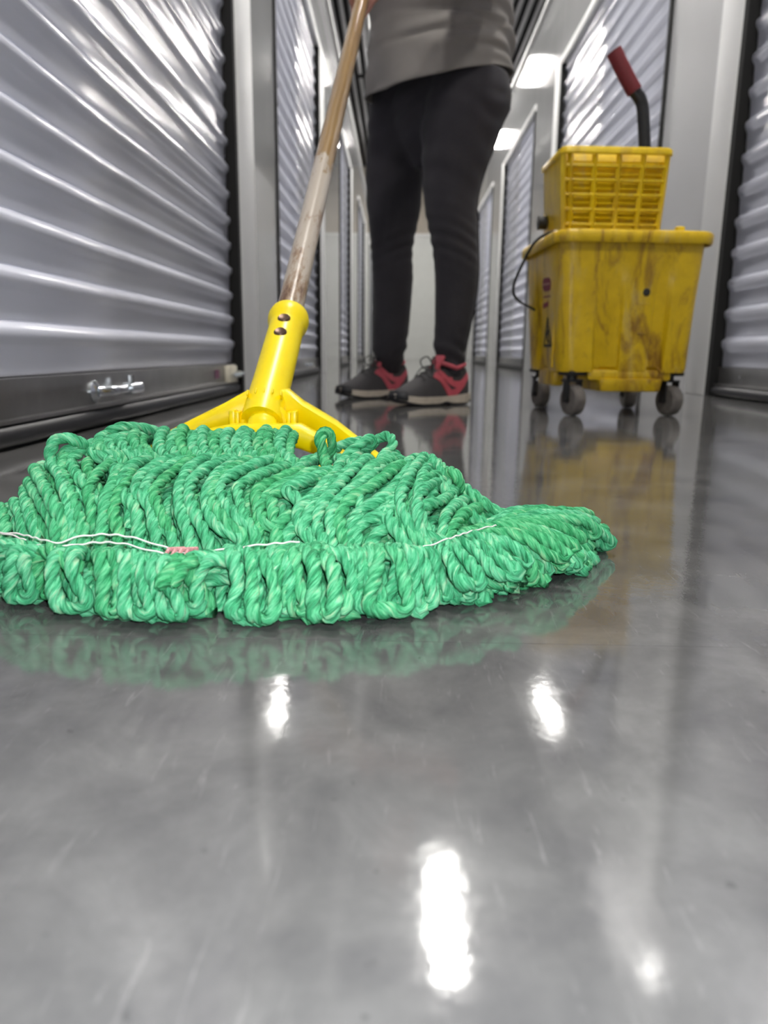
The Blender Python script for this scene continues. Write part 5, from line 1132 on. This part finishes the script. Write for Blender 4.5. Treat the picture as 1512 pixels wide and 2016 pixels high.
def running_shoe(toe, heel, name_label):
    toe = np.array(toe); heel = np.array(heel)
    d = toe - heel
    root = empty('shoe', (heel[0] - PO[0], heel[1] - PO[1], 0), math.atan2(d[1], d[0]), person)
    root['label'] = name_label
    xs = np.linspace(0, 0.277, 40); nt = 24
    vs = [shoe_surf(x, math.pi * j / nt) for x in xs for j in range(nt + 1)]
    fs = []
    for i in range(len(xs) - 1):
        for j in range(nt):
            fs.append((i * (nt + 1) + j, (i + 1) * (nt + 1) + j, (i + 1) * (nt + 1) + j + 1, i * (nt + 1) + j + 1))
        fs.append((i * (nt + 1), i * (nt + 1) + nt, (i + 1) * (nt + 1) + nt, (i + 1) * (nt + 1)))
    fs.append(tuple(range(nt + 1))); fs.append(tuple(reversed([(len(xs) - 1) * (nt + 1) + j for j in range(nt + 1)])))
    up = MB().add(vs, fs).build('upper', MAT['mesh_upper'], root, angle=60)
    def sole_layer(name, z0f, z1f, grow, mat):
        vs = []; n = 40
        ring = []
        for i in range(n + 1):
            x = -0.004 + 0.288 * i / n; ring.append((x, 1))
        outl = [(x, np.interp(x, SHX, SHW) + grow if 0.004 < x < 0.274 else 0.022) for (x, _) in ring]
        top = [(x, w, z1f(x)) for (x, w) in outl] + [(x, -w, z1f(x)) for (x, w) in reversed(outl)]
        bot = [(x, w * 0.97, z0f(x)) for (x, w) in outl] + [(x, -w * 0.97, z0f(x)) for (x, w) in reversed(outl)]
        m = len(top)
        fs = [(i, (i + 1) % m, m + (i + 1) % m, m + i) for i in range(m)]
        for i in range(n):
            fs.append((i, i + 1, m - 2 - i, m - 1 - i)); fs.append((m + i, m + i + 1, 2 * m - 2 - i, 2 * m - 1 - i))
        return MB().add(top + bot, fs).build(name, mat, root, angle=50)
    spring = lambda x: 0.016 * max(0.0, (x - 0.19) / 0.09) ** 1.7 + 0.006 * max(0.0, (0.02 - x) / 0.02)
    notch = lambda x: 0.006 * math.exp(-((x - 0.105) / 0.018) ** 2)
    sole_layer('midsole', lambda x: 0.007 + spring(x) + notch(x), lambda x: float(np.interp(x, SHX, SHB)) + 0.009, 0.004, MAT['sole'])
    sole_layer('outsole', lambda x: 0.0008 + spring(x) + notch(x), lambda x: 0.0085 + spring(x) + notch(x), 0.0025, MAT['outsole'])
    # dark toe bumper
    hp_ = []
    for q in range(17):
        a_ = math.pi * (q / 16 - 0.5)
        hp_.append((0.252 + 0.034 * math.cos(a_), 0.043 * math.sin(a_)))
    vs = []
    for (x, y) in hp_:
        for (g, z) in ((0.0, 0.010 + spring(x) * 0.8), (0.003, 0.018 + spring(x) * 0.8), (0.002, 0.034), (-0.006, 0.046), (-0.016, 0.040)):
            k_ = 1 + g / 0.04
            vs.append((0.252 + (x - 0.252) * k_, y * k_, z))
    fs = [(i * 5 + j, (i + 1) * 5 + j, (i + 1) * 5 + j + 1, i * 5 + j + 1) for i in range(16) for j in range(4)]
    MB().add(vs, fs).build('toe_bumper', MAT['outsole'], root)
    def band(name, pts, w, mat, off=0.0022):
        P = spline([(a, b, 0) for (a, b) in pts], 0.02)[:, :2]
        P = np.stack([np.interp(np.linspace(0, 1, 24), np.linspace(0, 1, len(P)), P[:, q]) for q in (0, 1)], 1)
        D = np.gradient(P, axis=0)
        vs = []
        for (x, tt), (dx, dt) in zip(P, D):
            sx_, st_ = dx, dt * 0.055
            l = math.hypot(sx_, st_) + 1e-9
            nx, ntt = -st_ / l * w, sx_ / l * w / 0.055
            for sgn in (-1, 1):
                xx = min(0.276, max(0.001, x + sgn * nx))
                vs.append(shoe_surf(xx, max(0.0, min(math.pi, tt + sgn * ntt)), off))
            for sgn in (1, -1):
                xx = min(0.276, max(0.001, x + sgn * nx))
                vs.append(shoe_surf(xx, max(0.0, min(math.pi, tt + sgn * ntt)), -0.001))
        fs = []
        for i in range(len(P) - 1):
            for j in range(4):
                k = (j + 1) % 4
                fs.append((i * 4 + j, i * 4 + k, (i + 1) * 4 + k, (i + 1) * 4 + j))
        MB().add(vs, fs).build(name, mat, root)
    for mir in (False, True):
        f_ = (lambda p: [(x, math.pi - q_) for (x, q_) in p]) if mir else (lambda p: p)
        band('side_stripe', f_([(0.150, 0.98), (0.120, 0.55), (0.088, 0.10)]), 0.0075, MAT['pink'])
        band('side_stripe', f_([(0.132, 1.08), (0.090, 0.55), (0.050, 0.40), (0.012, 0.70)]), 0.0065, MAT['pink'])
        band('side_stripe', f_([(0.088, 0.12), (0.060, 0.20), (0.030, 0.45), (0.008, 0.80)]), 0.0060, MAT['pink'])
        band('side_stripe', f_([(0.118, 0.75), (0.098, 0.66), (0.078, 0.62)]), 0.004, MAT['pink'])
    # padded pink collar, tongue and laces
    col_pts = [(0.065 + 0.052 * math.cos(a), 0.033 * math.sin(a), 0.114 + 0.018 * math.cos(a) * (1 if math.cos(a) > 0 else -0.75)) for a in np.linspace(0, 2 * math.pi, 33)]
    MB().tube(col_pts, 0.0070, 10, cap=False).build('collar', MAT['pink'], root)
    MB().tube(spline([(0.150, 0, 0.090), (0.128, 0, 0.112), (0.108, 0, 0.138)], 0.006), [0.026] * 3 + [0.024] * 20 if False else 0.022, 12, True, 1.0).build('tongue', MAT['mesh_upper'], root) if False else None
    tg = MB(); tg.box((0.116, 0, 0.130), (0.012, 0.046, 0.052), rot=Matrix.Rotation(math.radians(-32), 3, 'Y'), bev=0.005); tg.build('tongue', MAT['pink'], root)
    lc = MB()
    for k, x in enumerate((0.128, 0.146, 0.164, 0.182)):
        a0 = [shoe_surf(x + 0.006 * (1 if q < 0.5 else -1) * 0, math.pi * q, 0.003) for q in (0.30, 0.42, 0.5, 0.58, 0.70)]
        lc.tube(a0, 0.0022, 6)
    for s in (1, -1):
        lc.tube(spline([(0.128, 0.004 * s, 0.122), (0.140, 0.018 * s, 0.148), (0.158, 0.03 * s, 0.136), (0.150, 0.022 * s, 0.112), (0.134, 0.006 * s, 0.121)], 0.005), 0.0022, 6)
        lc.tube(spline([(0.130, 0.004 * s, 0.122), (0.150, 0.032 * s, 0.114), (0.165, 0.047 * s, 0.088)], 0.006), 0.0020, 6)
    lc.build('laces', MAT['lace'], root)
running_shoe((-0.013, 2.215), (0.217, 2.367), 'near running shoe, pointing to the mop')
running_shoe((-0.205, 2.548), (0.027, 2.70), 'far running shoe')
